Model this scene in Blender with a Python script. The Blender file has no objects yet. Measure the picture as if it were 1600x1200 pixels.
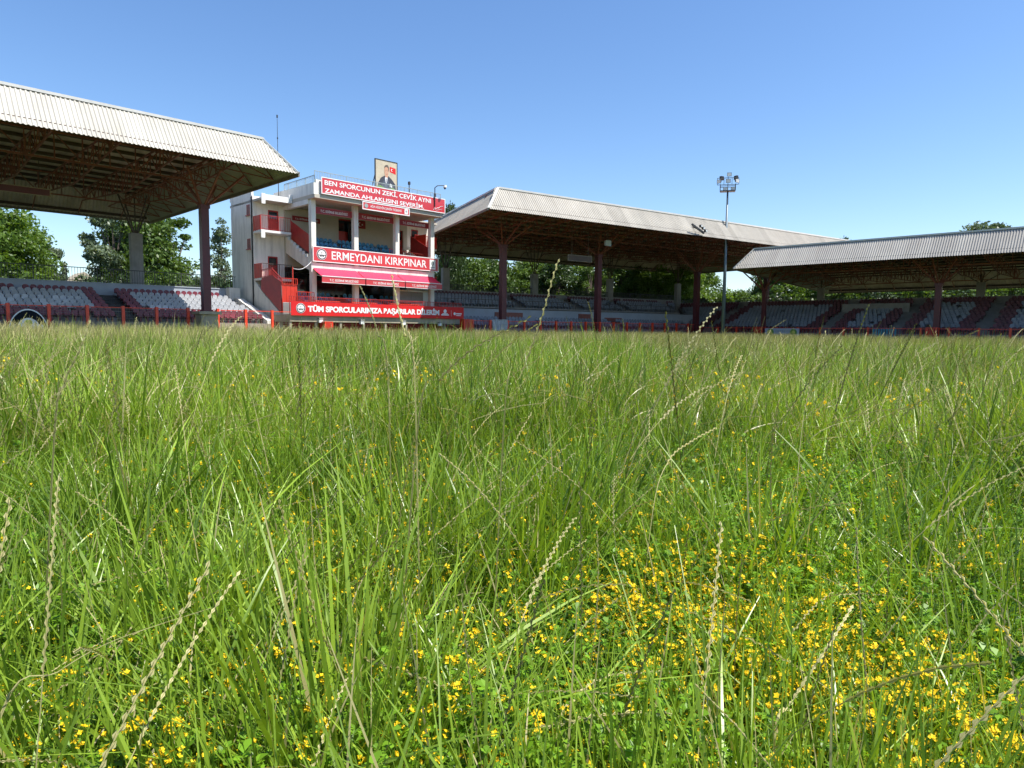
import bpy, math, random
import numpy as np
from mathutils import Vector, Matrix
random.seed(7); RNG = np.random.default_rng(11)
SC = bpy.context.scene
COL = SC.collection
R = math.radians
# ------------------------------------------------------------------ camera
EYE = 1.0
FPX = 1050.0
PITCH = math.atan(86 / FPX); ROLL = R(0.53)
cam = bpy.data.cameras.new('camera'); co = bpy.data.objects.new('camera', cam); COL.objects.link(co)
cam.sensor_width = 36; cam.sensor_fit = 'HORIZONTAL'; cam.lens = 36 * FPX / 1600
cam.clip_start = 0.02; cam.clip_end = 5000
co.matrix_world = Matrix.Translation((0, 0, EYE)) @ Matrix.Rotation(math.pi / 2 - PITCH, 4, 'X') @ Matrix.Rotation(ROLL, 4, 'Z')
SC.camera = co
# ------------------------------------------------------------------ sky, sun, exposure
SUN_EL = 62.0
SUN_H = Vector((0.955, -0.30, 0)).normalized()
w = bpy.data.worlds.new('World'); SC.world = w; w.use_nodes = True
nt = w.node_tree; nt.nodes.clear()
sky = nt.nodes.new('ShaderNodeTexSky'); sky.sky_type = 'NISHITA'; sky.sun_disc = False
sky.sun_elevation = R(SUN_EL); sky.sun_rotation = math.atan2(SUN_H.x, SUN_H.y)
sky.altitude = 0; sky.air_density = 1.0; sky.dust_density = 0.45; sky.ozone_density = 2.6
hsv = nt.nodes.new('ShaderNodeHueSaturation'); hsv.inputs['Saturation'].default_value = 1.16; hsv.inputs['Hue'].default_value = 0.504; hsv.inputs['Value'].default_value = 1.09
bg = nt.nodes.new('ShaderNodeBackground'); bg.inputs[1].default_value = 0.105
wo = nt.nodes.new('ShaderNodeOutputWorld')
nt.links.new(sky.outputs[0], hsv.inputs['Color']); nt.links.new(hsv.outputs[0], bg.inputs[0]); nt.links.new(bg.outputs[0], wo.inputs[0])
sl = bpy.data.lights.new('sun', 'SUN'); sl.energy = 5.0; sl.angle = R(0.53); sl.color = (1, .955, .88)
so = bpy.data.objects.new('sun', sl); COL.objects.link(so)
sd = Vector((SUN_H.x * math.cos(R(SUN_EL)), SUN_H.y * math.cos(R(SUN_EL)), math.sin(R(SUN_EL))))
so.rotation_euler = sd.to_track_quat('Z', 'Y').to_euler(); so.location = (60, -10, 80)
SC.view_settings.view_transform = 'Standard'; SC.view_settings.look = 'None'
SC.view_settings.exposure = 0.85; SC.view_settings.gamma = 1.0
SC.render.engine = 'CYCLES'
SC.cycles.max_bounces = 5; SC.cycles.diffuse_bounces = 4; SC.cycles.adaptive_threshold = 0.02; SC.cycles.transparent_max_bounces = 8

# ------------------------------------------------------------------ helpers
def px_at(x, y, z):            # where the view line through a photo pixel meets height z
    f = Vector((0, math.cos(PITCH), -math.sin(PITCH))); r0 = Vector((1, 0, 0)); u0 = Vector((0, math.sin(PITCH), math.cos(PITCH)))
    r = r0 * math.cos(ROLL) + u0 * math.sin(ROLL); u = u0 * math.cos(ROLL) - r0 * math.sin(ROLL)
    d = f * FPX + r * (x - 800) - u * (y - 600)
    return Vector((0, 0, EYE)) + d * ((z - EYE) / d.z)
def px_far(x, dist):           # ground position in photo column x at forward distance dist
    return Vector(((x - 800) / FPX * dist, dist, 0))

class Frame:
    def __init__(s, deg): s.t = R(deg); s.c = math.cos(s.t); s.s = math.sin(s.t)
    def w(s, p): return Vector((p[0] * s.c - p[1] * s.s, p[0] * s.s + p[1] * s.c, p[2]))
    def inv(s, p): return Vector((p[0] * s.c + p[1] * s.s, -p[0] * s.s + p[1] * s.c, p[2]))
F0 = Frame(0); FL = Frame(45.0); FM = Frame(34.5); FR = Frame(-44.5)

def props(o, label=None, cat=None, group=None, kind=None):
    if label: o['label'] = label
    if cat: o['category'] = cat
    if group: o['group'] = group
    if kind: o['kind'] = kind
    return o
def thing(name, fr, org, label, cat, group=None, kind=None):
    o = bpy.data.objects.new(name, None); COL.objects.link(o)
    o.location = fr.w(org); o.rotation_euler = (0, 0, fr.t); o['_o'] = 0
    del o['_o']; o.empty_display_size = .3
    ORG[o.name] = Vector(org)
    return props(o, label, cat, group, kind)
ORG = {}

class MB:
    def __init__(s): s.v = []; s.f = []; s.m = []
    def add(s, vs, fs, mi=0):
        b = len(s.v); s.v.extend([tuple(v) for v in vs]); s.f.extend([tuple(b + i for i in f) for f in fs]); s.m.extend([mi] * len(fs)); return s
    def box(s, a, b, mi=0):
        x0, y0, z0 = a; x1, y1, z1 = b
        return s.add([(x0,y0,z0),(x1,y0,z0),(x1,y1,z0),(x0,y1,z0),(x0,y0,z1),(x1,y0,z1),(x1,y1,z1),(x0,y1,z1)],
                     [(0,3,2,1),(4,5,6,7),(0,1,5,4),(1,2,6,5),(2,3,7,6),(3,0,4,7)], mi)
    def beam(s, p, q, wd, ht=None, mi=0, up=(0,0,1)):
        p = Vector(p); q = Vector(q); ht = ht or wd; d = (q - p)
        if d.length < 1e-6: return s
        d.normalize(); u = Vector(up)
        if abs(d.dot(u)) > .98: u = Vector((0, 1, 0))
        r = d.cross(u).normalized(); u = r.cross(d).normalized()
        vs = []
        for c in (p, q):
            for a, b in ((-1,-1),(1,-1),(1,1),(-1,1)): vs.append(c + r * a * wd / 2 + u * b * ht / 2)
        return s.add(vs, [(0,1,2,3),(7,6,5,4),(0,4,5,1),(1,5,6,2),(2,6,7,3),(3,7,4,0)], mi)
    def tube(s, p, q, r0, r1=None, n=10, mi=0):
        p = Vector(p); q = Vector(q); r1 = r0 if r1 is None else r1; d = (q - p).normalized()
        u = Vector((0,0,1)) if abs(d.z) < .9 else Vector((1,0,0)); a = d.cross(u).normalized(); b = d.cross(a).normalized()
        vs = []
        for c, rr in ((p, r0), (q, r1)):
            for i in range(n):
                t = 2 * math.pi * i / n; vs.append(c + a * math.cos(t) * rr + b * math.sin(t) * rr)
        fs = [(i, (i+1) % n, n + (i+1) % n, n + i) for i in range(n)] + [tuple(range(n))[::-1], tuple(range(n, 2*n))]
        return s.add(vs, fs, mi)
    def poly(s, pts, thick, mi=0):      # polygon extruded by vector thick
        n = len(pts); t = Vector(thick); a = [Vector(p) for p in pts]; vs = a + [p + t for p in a]
        return s.add(vs, [tuple(range(n)), tuple(range(n, 2*n))[::-1]] + [(i, n+i, n+(i+1) % n, (i+1) % n) for i in range(n)], mi)
    def disc(s, c, r, th, n=28, mi=0, rz=None):   # disc facing -y
        pts = [(c[0] + r * math.cos(2*math.pi*i/n), c[1], c[2] + (rz or r) * math.sin(2*math.pi*i/n)) for i in range(n)]
        return s.poly(pts, (0, -th, 0), mi)
    def build(s, name, mats, parent=None, fr=None, org=None, smooth=False):
        me = bpy.data.meshes.new(name)
        o3 = ORG[parent.name] if parent is not None else Vector(org or (0,0,0))
        me.from_pydata([(v[0]-o3[0], v[1]-o3[1], v[2]-o3[2]) for v in s.v], [], s.f)
        for m in (mats if isinstance(mats, (list, tuple)) else [mats]): me.materials.append(m)
        if any(s.m): me.polygons.foreach_set('material_index', s.m)
        import bmesh
        bm = bmesh.new(); bm.from_mesh(me); bmesh.ops.recalc_face_normals(bm, faces=bm.faces); bm.to_mesh(me); bm.free()
        if smooth: me.polygons.foreach_set('use_smooth', [True] * len(me.polygons))
        me.update()
        o = bpy.data.objects.new(name, me); COL.objects.link(o)
        if parent is not None: o.parent = parent; ORG[o.name] = o3
        else:
            f = fr or F0; o.location = f.w(o3); o.rotation_euler = (0, 0, f.t); ORG[o.name] = o3
        return o

# ------------------------------------------------------------------ materials
def nodes(name):
    m = bpy.data.materials.new(name); m.use_nodes = True; n = m.node_tree
    return m, n, n.nodes['Principled BSDF'], n.nodes.new, n.links.new
def mat(name, col, rough=.6, var=.18, scale=1.5, bump=0.0, metal=0.0, stain=None, stain_amt=.5, streak=False, spec=.5, fine=0.):
    m, n, b, new, link = nodes(name)
    tc = new('ShaderNodeTexCoord'); mp = new('ShaderNodeMapping'); link(tc.outputs['Object'], mp.inputs[0])
    ns = new('ShaderNodeTexNoise'); ns.inputs['Scale'].default_value = scale; ns.inputs['Detail'].default_value = 6; ns.inputs['Roughness'].default_value = .65
    link(mp.outputs[0], ns.inputs['Vector'])
    cr = new('ShaderNodeMapRange'); cr.inputs['From Min'].default_value = .3; cr.inputs['From Max'].default_value = .7
    cr.inputs['To Min'].default_value = 1 - var; cr.inputs['To Max'].default_value = 1 + var; link(ns.outputs[0], cr.inputs[0])
    mx = new('ShaderNodeVectorMath'); mx.operation = 'SCALE'; mx.inputs[0].default_value = col; link(cr.outputs[0], mx.inputs['Scale'])
    out = mx.outputs[0]
    if stain:
        m2 = new('ShaderNodeMapping'); m2.inputs['Scale'].default_value = (1.6, 1.6, .18) if streak else (1, 1, 1); link(tc.outputs['Object'], m2.inputs[0])
        n2 = new('ShaderNodeTexNoise'); n2.inputs['Scale'].default_value = 1.3 if streak else 2.2; n2.inputs['Detail'].default_value = 8; n2.inputs['Roughness'].default_value = .7; link(m2.outputs[0], n2.inputs['Vector'])
        r2 = new('ShaderNodeMapRange'); r2.inputs['From Min'].default_value = .48; r2.inputs['From Max'].default_value = .72; r2.inputs['To Max'].default_value = stain_amt; link(n2.outputs[0], r2.inputs[0])
        mm = new('ShaderNodeMix'); mm.data_type = 'RGBA'; link(r2.outputs[0], mm.inputs[0]); link(out, mm.inputs[6]); mm.inputs[7].default_value = (*stain, 1); out = mm.outputs[2]
    link(out, b.inputs['Base Color'])
    b.inputs['Roughness'].default_value = rough; b.inputs['Metallic'].default_value = metal; b.inputs['Specular IOR Level'].default_value = spec
    if bump:
        n3 = new('ShaderNodeTexNoise'); n3.inputs['Scale'].default_value = 22; n3.inputs['Detail'].default_value = 5; link(tc.outputs['Object'], n3.inputs['Vector'])
        bp = new('ShaderNodeBump'); bp.inputs['Strength'].default_value = bump; bp.inputs['Distance'].default_value = .02; link(n3.outputs[0], bp.inputs['Height']); link(bp.outputs[0], b.inputs['Normal'])
    return m
def sheet_mat(name, col, col2, rough=.5):       # roofing sheets: every few ribs a sheet of slightly different tone
    m, n, b, new, link = nodes(name)
    tc = new('ShaderNodeTexCoord'); sp = new('ShaderNodeSeparateXYZ'); link(tc.outputs['Object'], sp.inputs[0])
    ad = new('ShaderNodeMath'); ad.operation = 'MULTIPLY'; ad.inputs[1].default_value = 1 / 1.1; link(sp.outputs[0], ad.inputs[0])
    fl = new('ShaderNodeMath'); fl.operation = 'FLOOR'; link(ad.outputs[0], fl.inputs[0])
    wn = new('ShaderNodeTexWhiteNoise'); wn.noise_dimensions = '1D'; link(fl.outputs[0], wn.inputs['W'])
    ns = new('ShaderNodeTexNoise'); ns.inputs['Scale'].default_value = .5; ns.inputs['Detail'].default_value = 8
    mp = new('ShaderNodeMapping'); mp.inputs['Scale'].default_value = (1.5, 1.5, .6); link(tc.outputs['Object'], mp.inputs[0]); link(mp.outputs[0], ns.inputs['Vector'])
    a = new('ShaderNodeMath'); a.operation = 'MULTIPLY_ADD'; link(wn.outputs[0], a.inputs[0]); a.inputs[1].default_value = .5; link(ns.outputs[0], a.inputs[2])
    r = new('ShaderNodeMapRange'); r.inputs['From Min'].default_value = .35; r.inputs['From Max'].default_value = 1.15; link(a.outputs[0], r.inputs[0])
    mm = new('ShaderNodeMix'); mm.data_type = 'RGBA'; mm.inputs[6].default_value = (*col, 1); mm.inputs[7].default_value = (*col2, 1); link(r.outputs[0], mm.inputs[0])
    m3 = new('ShaderNodeMapping'); m3.inputs['Scale'].default_value = (2.2, .12, .25); link(tc.outputs['Object'], m3.inputs[0])
    n3 = new('ShaderNodeTexNoise'); n3.inputs['Scale'].default_value = 1.4; n3.inputs['Detail'].default_value = 9; n3.inputs['Roughness'].default_value = .75; link(m3.outputs[0], n3.inputs['Vector'])
    r3 = new('ShaderNodeMapRange'); r3.inputs['From Min'].default_value = .52; r3.inputs['From Max'].default_value = .75; r3.inputs['To Max'].default_value = .55; link(n3.outputs[0], r3.inputs[0])
    q3 = new('ShaderNodeMix'); q3.data_type = 'RGBA'; link(r3.outputs[0], q3.inputs[0]); link(mm.outputs[2], q3.inputs[6]); q3.inputs[7].default_value = (.23, .19, .14, 1)
    link(q3.outputs[2], b.inputs['Base Color']); b.inputs['Roughness'].default_value = rough; b.inputs['Specular IOR Level'].default_value = .4
    return m
def leaf_mat(name, c1, c2, rough=.45, trans=.35, tint=True, spec=.4, dry=None, nscale=.6):
    m, n, b, new, link = nodes(name)
    oi = new('ShaderNodeObjectInfo'); ge = new('ShaderNodeNewGeometry')
    ns = new('ShaderNodeTexNoise'); ns.inputs['Scale'].default_value = nscale; ns.inputs['Detail'].default_value = 4
    link(ge.outputs['Position'], ns.inputs['Vector'])
    a = new('ShaderNodeMath'); a.operation = 'MULTIPLY_ADD'; a.inputs[1].default_value = .45
    if tint:
        at = new('ShaderNodeAttribute'); at.attribute_name = 'tint'; link(at.outputs['Fac'], a.inputs[0])
    else: link(oi.outputs['Random'], a.inputs[0])
    s2 = new('ShaderNodeMath'); s2.operation = 'MULTIPLY'; s2.inputs[1].default_value = .8; link(ns.outputs[0], s2.inputs[0]); link(s2.outputs[0], a.inputs[2])
    r = new('ShaderNodeMapRange'); r.inputs['From Min'].default_value = .28; r.inputs['From Max'].default_value = .84; link(a.outputs[0], r.inputs[0])
    mm = new('ShaderNodeMix'); mm.data_type = 'RGBA'; mm.inputs[6].default_value = (*c1, 1); mm.inputs[7].default_value = (*c2, 1); link(r.outputs[0], mm.inputs[0])
    out = mm.outputs[2]
    if dry:
        g = new('ShaderNodeMath'); g.operation = 'GREATER_THAN'; g.inputs[1].default_value = dry[1]; link(at.outputs['Fac'] if tint else oi.outputs['Random'], g.inputs[0])
        m3 = new('ShaderNodeMix'); m3.data_type = 'RGBA'; link(g.outputs[0], m3.inputs[0]); link(out, m3.inputs[6]); m3.inputs[7].default_value = (*dry[0], 1); out = m3.outputs[2]
    link(out, b.inputs['Base Color']); b.inputs['Roughness'].default_value = rough; b.inputs['Specular IOR Level'].default_value = spec
    tr = new('ShaderNodeBsdfTranslucent'); hs = new('ShaderNodeMix'); hs.data_type = 'RGBA'; hs.blend_type = 'MULTIPLY'; hs.inputs[0].default_value = 1
    link(out, hs.inputs[6]); hs.inputs[7].default_value = (1.35, 1.3, .45, 1); link(hs.outputs[2], tr.inputs[0])
    mx = new('ShaderNodeMixShader'); mx.inputs[0].default_value = trans
    link(b.outputs[0], mx.inputs[1]); link(tr.outputs[0], mx.inputs[2]); link(mx.outputs[0], n.nodes['Material Output'].inputs[0])
    return m

M = dict(
 clad_warm=sheet_mat('sunned cream roof sheeting', (.42,.40,.35), (.32,.30,.26)),  # cream is the sheets' own tone, the roofs vary in weathering
 clad_mid=sheet_mat('weathered beige roof sheeting', (.36,.335,.29), (.23,.215,.185)),
 clad_grey=sheet_mat('grey roof sheeting', (.34,.325,.295), (.26,.245,.225)),
 flash=mat('white roof flashing', (.52,.51,.48), .45, .08),
 deck=mat('roof underside sheeting', (.58,.47,.39), .75, .25, .4, stain=(.3,.22,.18)),
 steel=mat('dark red painted steel', (.24,.08,.06), .55, .3, 3),
 steel_col=mat('maroon column paint', (.10,.013,.018), .45, .2, 2, stain=(.06,.02,.02)),
 steel_dark=mat('dark brown steel', (.085,.055,.045), .6, .2),
 trim=mat('brown eave trim', (.20,.16,.125), .6, .25, 1),
 conc=mat('weathered concrete', (.28,.27,.255), .9, .18, 1.2, .4, stain=(.16,.15,.14), streak=True),
 conc_warm=mat('beige concrete', (.34,.29,.21), .9, .2, 1.2, .4, stain=(.2,.17,.12), streak=True),
 conc_step=mat('concrete terrace', (.19,.185,.18), .9, .2, 1.2, .3, stain=(.14,.13,.13)),
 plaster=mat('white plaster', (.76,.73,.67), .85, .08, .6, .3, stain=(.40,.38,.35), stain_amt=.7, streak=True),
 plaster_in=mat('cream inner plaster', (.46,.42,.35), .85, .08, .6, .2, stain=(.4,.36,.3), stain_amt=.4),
 white=mat('white paint', (.76,.76,.75), .5, .06),
 paleblue=mat('pale grey painted wall', (.36,.40,.46), .8, .1, .8, stain=(.35,.37,.4), streak=True),
 red=mat('bright red paint', (.72,.055,.018), .4, .15, 3),
 red_dark=mat('deep red paint', (.36,.022,.018), .45, .18, 2),
 red_sign=mat('red sign vinyl', (.52,.040,.048), .32, .05, 1, spec=.6),
 red_banner=mat('red banner cloth', (.58,.012,.012), .5, .06, 1, spec=.4),
 sign_dark=mat('dark red sign board', (.26,.012,.016), .5, .05),
 awning=mat('crimson awning canvas', (.80,.020,.075), .6, .06, 1.5),
 maroon_seat=mat('dark red seat plastic', (.20,.025,.04), .4, .15, 1.2),
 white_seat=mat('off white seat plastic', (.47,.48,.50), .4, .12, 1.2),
 blue_seat=mat('blue seat plastic', (.05,.25,.42), .38, .12, 1.2),
 black=mat('black paint', (.012,.012,.016), .5, .1),
 rail=mat('black railing paint', (.03,.028,.03), .5, .1),
 glass=mat('dark glass', (.006,.012,.014), .08, .0, spec=.8),
 grey_seat=mat('shaded white seat plastic', (.22,.25,.30), .5, .25, .6), dull_seat=mat('shaded maroon seat plastic', (.11,.028,.038), .5, .3, .8), matt_black=mat('matt black print', (.012,.014,.02), .95, .1, spec=.08),  # far stands' seats: same plastics, roof shade put into both colours
 pole=mat('galvanised pole', (.10,.135,.16), .45, .08, 2, metal=.2),
 lens=mat('lamp glass', (.55,.56,.55), .15, .05, spec=.8),
 wood=mat('tree bark', (.12,.095,.075), .9, .3, 3, .6),
 cloth=mat('grey plastic sheet', (.34,.35,.36), .55, .25, 3),
 beige=mat('poster beige', (.46,.40,.29), .6, .15, 1.3), skin=mat('printed skin', (.50,.27,.17), .6, .05),
 suit=mat('printed dark suit', (.035,.04,.055), .6, .2, 6), suit2=mat('printed waistcoat', (.07,.085,.12), .6, .1),
 yellowgreen=mat('emblem yellow', (.55,.55,.08), .5, .1), tgreen=mat('emblem green', (.14,.28,.05), .5, .1),
 turq=mat('turquoise slats', (.02,.17,.24), .5, .15), grey_txt=mat('faded grey print', (.28,.33,.33), .6, .1),
 orange_rib=mat('red corrugated panel', (.52,.03,.012), .4, .12, 2),
)

for k_ in ('maroon_seat', 'white_seat', 'blue_seat', 'grey_seat', 'dull_seat'):
    n_ = M[k_].node_tree; oi_ = n_.nodes.new('ShaderNodeObjectInfo'); mr_ = n_.nodes.new('ShaderNodeMapRange'); mr_.inputs['To Min'].default_value = .72; mr_.inputs['To Max'].default_value = 1.18
    vm_ = n_.nodes.new('ShaderNodeVectorMath'); vm_.operation = 'SCALE'; bc_ = n_.nodes['Principled BSDF'].inputs['Base Color']; src_ = bc_.links[0].from_socket
    n_.links.new(oi_.outputs['Random'], mr_.inputs[0]); n_.links.new(src_, vm_.inputs[0]); n_.links.new(mr_.outputs[0], vm_.inputs['Scale']); n_.links.new(vm_.outputs[0], bc_)
# ------------------------------------------------------------------ ground
g = MB(); g.add([(-900,-900,0),(900,-900,0),(900,900,0),(-900,900,0)], [(0,1,2,3)])
gm = mat('earth under the grass', (.055,.075,.022), .95, .4, .35, stain=(.09,.075,.04))
props(g.build('ground', gm), kind='structure')
def strip(fr, x0, x1, d0, d1, z, name, m):
    b = MB(); b.box((x0, d0, .004), (x1, d1, z)); return props(b.build(name, m, fr=fr, org=((x0+x1)/2, d0, 0)), kind='structure')
strip(FL, -20, 26.8, 54.0, 56.0, .03, 'path', M['conc_step'])

# ------------------------------------------------------------------ roofs and stands
def corrug(mb, P, L, pitch, tfun, nrm, dep, mi=0):
    """P(x,t) surface point; ribs spaced along x in [0,L]; tfun(x) upper limit of t; nrm outward normal"""
    n = int(L / pitch); nrm = Vector(nrm); pts = []
    prof = ((0, 0), (.18, .08), (.40, .9), (.60, .9), (.82, .08))
    for i in range(n):
        for a, h in prof: pts.append(((i + a) * pitch, h * dep))
    pts.append((L, 0))
    vs = []; fs = []
    for x, h in pts:
        t = tfun(x); vs.append(Vector(P(x, 0)) + nrm * h); vs.append(Vector(P(x, t)) + nrm * h)
    for i in range(len(pts) - 1): fs.append((2*i, 2*i+2, 2*i+3, 2*i+1))
    mb.add(vs, fs, mi)
def lattice(mb, p, q, h0, h1, n, ch=.1, wb=.06):
    """planar truss: top chord p->q, bottom chord lower by h0..h1"""
    p = Vector(p); q = Vector(q); dz = Vector((0,0,1))
    T = [p.lerp(q, i / n) for i in range(n + 1)]; B = [t - dz * (h0 + (h1 - h0) * i / n) for i, t in enumerate(T)]
    mb.beam(T[0], T[-1], ch); mb.beam(B[0], B[-1], ch)
    for i in range(n):
        if i % 2: mb.beam(B[i], T[i+1], wb)
        else: mb.beam(T[i], B[i+1], wb)
        mb.beam(T[i], B[i], wb)

def roof(parent, clad, sL, sR, De, Dr, zf, zt, ins, skew=0., zrt=None, zre=None, pitch=.22, truss=3.6, Dc=None, Drc=None, ccol=None, left_clad=True):
    zrt = zt if zrt is None else zrt; zre = zf if zre is None else zre
    L = lambda D: sL + skew * (D - De)
    nrm_f = Vector((0, -(zt - zf), ins)).normalized()
    ln = sR - sL
    b = MB(); corrug(b, lambda x, t: (sL + x, De + ins * t, zf + (zt - zf) * t), ln, pitch, lambda x: max(0.0, min(1, x / ins, (ln - x) / ins)), nrm_f, .06)
    b.build('front_cladding', M[clad], parent)
    b = MB(); lr = sR - L(Dr)
    corrug(b, lambda x, t: (L(Dr) + x, Dr - ins * t, zre + (zrt - zre) * t), lr, pitch * 1.3, lambda x: max(0.0, min(1, x / ins, (lr - x) / ins)), (0, .8, .6), .05)
    b.build('rear_cladding', M['deck'], parent)
    W = Dr - De; ft = lambda D: (D - De) / W
    ze = lambda D: zf + (zre - zf) * ft(D); zz = lambda D: zt + (zrt - zt) * ft(D)
    for side in (0, 1):
        b = MB(); S = (lambda D: L(D)) if side == 0 else (lambda D: sR); sg = 1 if side == 0 else -1
        corrug(b, lambda x, t: (S(De + x) + sg * ins * t, De + x, ze(De + x) + (zz(De + x) - ze(De + x)) * t), W, pitch, lambda x: max(0.0, min(1, x / ins, (W - x) / ins)), (-sg * .8, 0, .6), .05)
        b.build('end_cladding', M[clad], parent)
    # deck
    a = [(L(De + ins) + ins, De + ins, zt), (sR - ins, De + ins, zt), (sR - ins, Dr - ins, zrt), (L(Dr - ins) + ins, Dr - ins, zrt)]
    b = MB(); b.poly(a, (0, 0, .06)); b.build('roof_deck', M['deck'], parent)
    # flashings
    b = MB()
    A = [Vector(p) + Vector((0,0,.06)) for p in a]
    for i in range(4): b.beam(A[i], A[(i+1) % 4], .26, .16)
    C = [(L(De), De, zf), (sR, De, zf), (sR, Dr, zre), (L(Dr), Dr, zre)]
    for i in range(4): b.beam(Vector(C[i]) + Vector((0,0,.05)), A[i], .24, .12)
    b.build('ridge_flashing', M['flash'], parent)
    b = MB()
    b.beam(C[1], C[2], .1, .34); b.beam(C[2], C[3], .1, .22); b.beam(C[3], C[0], .1, .2)
    b.build('eave_trim', M['trim'], parent)
    # purlins
    nD = 13
    for k in range(nD + 1):
        D = De + .35 + (W - .7) * k / nD
        t = min(1, (D - De) / ins, (Dr - D) / ins); z = ze(D) + (zz(D) - ze(D)) * t - .14; off = ins * t
        MB().beam((L(D) + off + .1, D, z), (sR - off - .1, D, z), .12, .24).build('purlin', M['steel_dark'], parent)
    # trusses across the depth
    k = 0; s = sL + ins + .5
    while s < sR - ins + .1:
        b = MB(); d0 = De + ins + .1; dm = De + W * .5; d1 = Dr - ins - .1
        zb = lambda D: zz(D) - .35
        if s > L(Dr) + ins:
            lattice(b, (s, d0, zb(d0)), (s, dm, zb(dm)), .9, 1.9, 10); lattice(b, (s, dm, zb(dm)), (s, d1, zb(d1)), 1.9, .9, 10)
        else:
            dd = min(d1, De + ins + max(2., (s - sL - ins) / max(skew, .01))); lattice(b, (s, d0, zb(d0)), (s, dd, zb(dd)), .9, 1.6, 10)
        b.beam((s, De + .25, ze(De) + .1), (s, d0, zb(d0) - .9), .08); b.beam((s, De + .25, ze(De) + .15), (s, d0, zb(d0)), .08)
        if s > L(Dr) + ins: b.beam((s, Dr - .25, ze(Dr) + .1), (s, d1, zb(d1) - .9), .08)
        b.build('roof_truss', M['steel'], parent); s += truss; k += 1
    # end-bay diagonals lying under the hips
    for side in (0, 1):
        b = MB(); n = 8; S = (lambda D: sR) if side else (lambda D: L(D)); g_ = -1 if side else 1
        for k in range(n):
            D0 = De + ins + (W - 2*ins) * k / n; D1 = De + ins + (W - 2*ins) * (k + 1) / n; Dm = (D0 + D1) / 2
            b.beam((S(Dm) + g_*.2, Dm, ze(Dm) + .12), (S(D0) + g_*4.2, D0, zz(D0) - 1.5), .07); b.beam((S(Dm) + g_*.2, Dm, ze(Dm) + .12), (S(D1) + g_*4.2, D1, zz(D1) - 1.5), .07)
            b.beam((S(Dm) + g_*.2, Dm, ze(Dm) + .12), (S(Dm) + g_*(ins + .1), Dm, zz(Dm) - .2), .06); b.beam((S(Dm) + g_*ins, Dm, zz(Dm) - .3), (S(Dm) + g_*4.2, Dm, zz(Dm) - 1.5), .06)
            b.beam((S(D0) + g_*4.2, D0, zz(D0) - 1.5), (S(D1) + g_*4.2, D1, zz(D1) - 1.5), .08)
        b.build('end_bracing', M['steel'], parent)
    for D in [d for d in (Dc, Drc) if d]:
        b = MB(); lattice(b, (sL + 3 + skew * (D - De), D, zz(D) - .4), (sR - 3, D, zz(D) - .4), 1.7, 1.7, int(ln / 1.8), .12, .07)
        b.build('longitudinal_truss', M['steel'], parent)
    return zz

def column(parent, s, D, z0, z1, wd, zroof, m, rear=False, base=True, spread=2.0):
    b = MB()
    if rear:
        b.box((s - wd/2, D - wd*.35, z0), (s + wd/2, D + wd*.35, z1))
        c = b.build('concrete_column', M['conc'], parent)
        b = MB()
        for dx, dy in ((-1.5, -1.2), (-.4, 1.6), (.5, -1.6), (1.5, 1.2), (0, 0)):
            b.beam((s + dx*.12, D, z1 - .05), (s + dx*1.1, D + dy, zroof - 1.5), .09)
        x = b.build('strut', M['steel_dark'], c); ORG[x.name] = ORG[parent.name]
        return c
    b.box((s - wd/2, D - wd/2, z0), (s + wd/2, D + wd/2, z1)); b.box((s - wd*.62, D - wd*.62, z1 - .25), (s + wd*.62, D + wd*.62, z1))
    b.box((s - wd*.6, D - wd*.6, z0), (s + wd*.6, D + wd*.6, z0 + .12))
    c = b.build('steel_column', m, parent)
    b = MB()
    for dx, dy in ((-spread, -2.6), (spread, -2.6), (-spread, 2.6), (spread, 2.6), (0, -3.4), (0, 3.4)):
        b.beam((s + dx*.1, D + dy*.05, z1 - .05), (s + dx, D + dy, zroof - 1.7), .13)
    b.build('strut', M['steel'], c)
    if base:
        b = MB(); b.box((s - .62, D - .62, 0), (s + .62, D + .62, z0 - .22)); b.box((s - .82, D - .82, z0 - .22), (s + .82, D + .82, z0)); b.build('pedestal', M['conc_warm'], c)
    return c

def terrace(parent, s0, s1, D0, rows, tread, rise, z0, Dw, zw, rail=True, miter=None, gap=None, m='conc_step', railh=1.15, zfront=None, wall_m='paleblue'):
    """stepped stand between s0 and s1 with back wall at Dw of height zw"""
    mit = miter or (lambda D: (s0, s1))
    b = MB()
    def slab(Da, Db, z):
        a0, a1 = mit(Da); c0, c1 = mit(Db)
        b.poly([(a0, Da, 0), (a1, Da, 0), (c1, Db, 0), (c0, Db, 0)], (0, 0, z))
    for k in range(rows): slab(D0 + k*tread - .45, D0 + (k+1)*tread - .45, z0 + k*rise)
    slab(D0 + rows*tread - .45, Dw - .01, z0 + (rows-1)*rise + .004)
    b.build('terrace', M[m], parent)
    b = MB(); a0, a1 = mit(Dw); b.box((a0, Dw, 0), (a1, Dw + .25, zw)); b.box((a0, Dw - .06, zw), (a1, Dw + .31, zw + .08))
    b.build('rear_wall', M[wall_m], parent)
    if rail:
        b = MB(); x = a0 + .2; zt = zw + .08 + railh
        b.beam((a0, Dw + .12, zt), (a1, Dw + .12, zt), .06); b.beam((a0, Dw + .12, zw + .2), (a1, Dw + .12, zw + .2), .035)
        while x < a1:
            big = int(round((x - a0 - .2) / .2)) % 11 == 0
            b.box((x - (.035 if big else .011), Dw + .1, zw + .08), (x + (.035 if big else .011), Dw + .14, zt)); x += .2
        b.build('railing', M['rail'], parent)
    if zfront:
        a0, a1 = mit(D0 - .45); b = MB(); b.box((a0, D0 - .75, 0), (a1, D0 - .47, zfront)); b.build('front_wall', M[wall_m if wall_m != 'conc' else 'conc'], parent)

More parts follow.
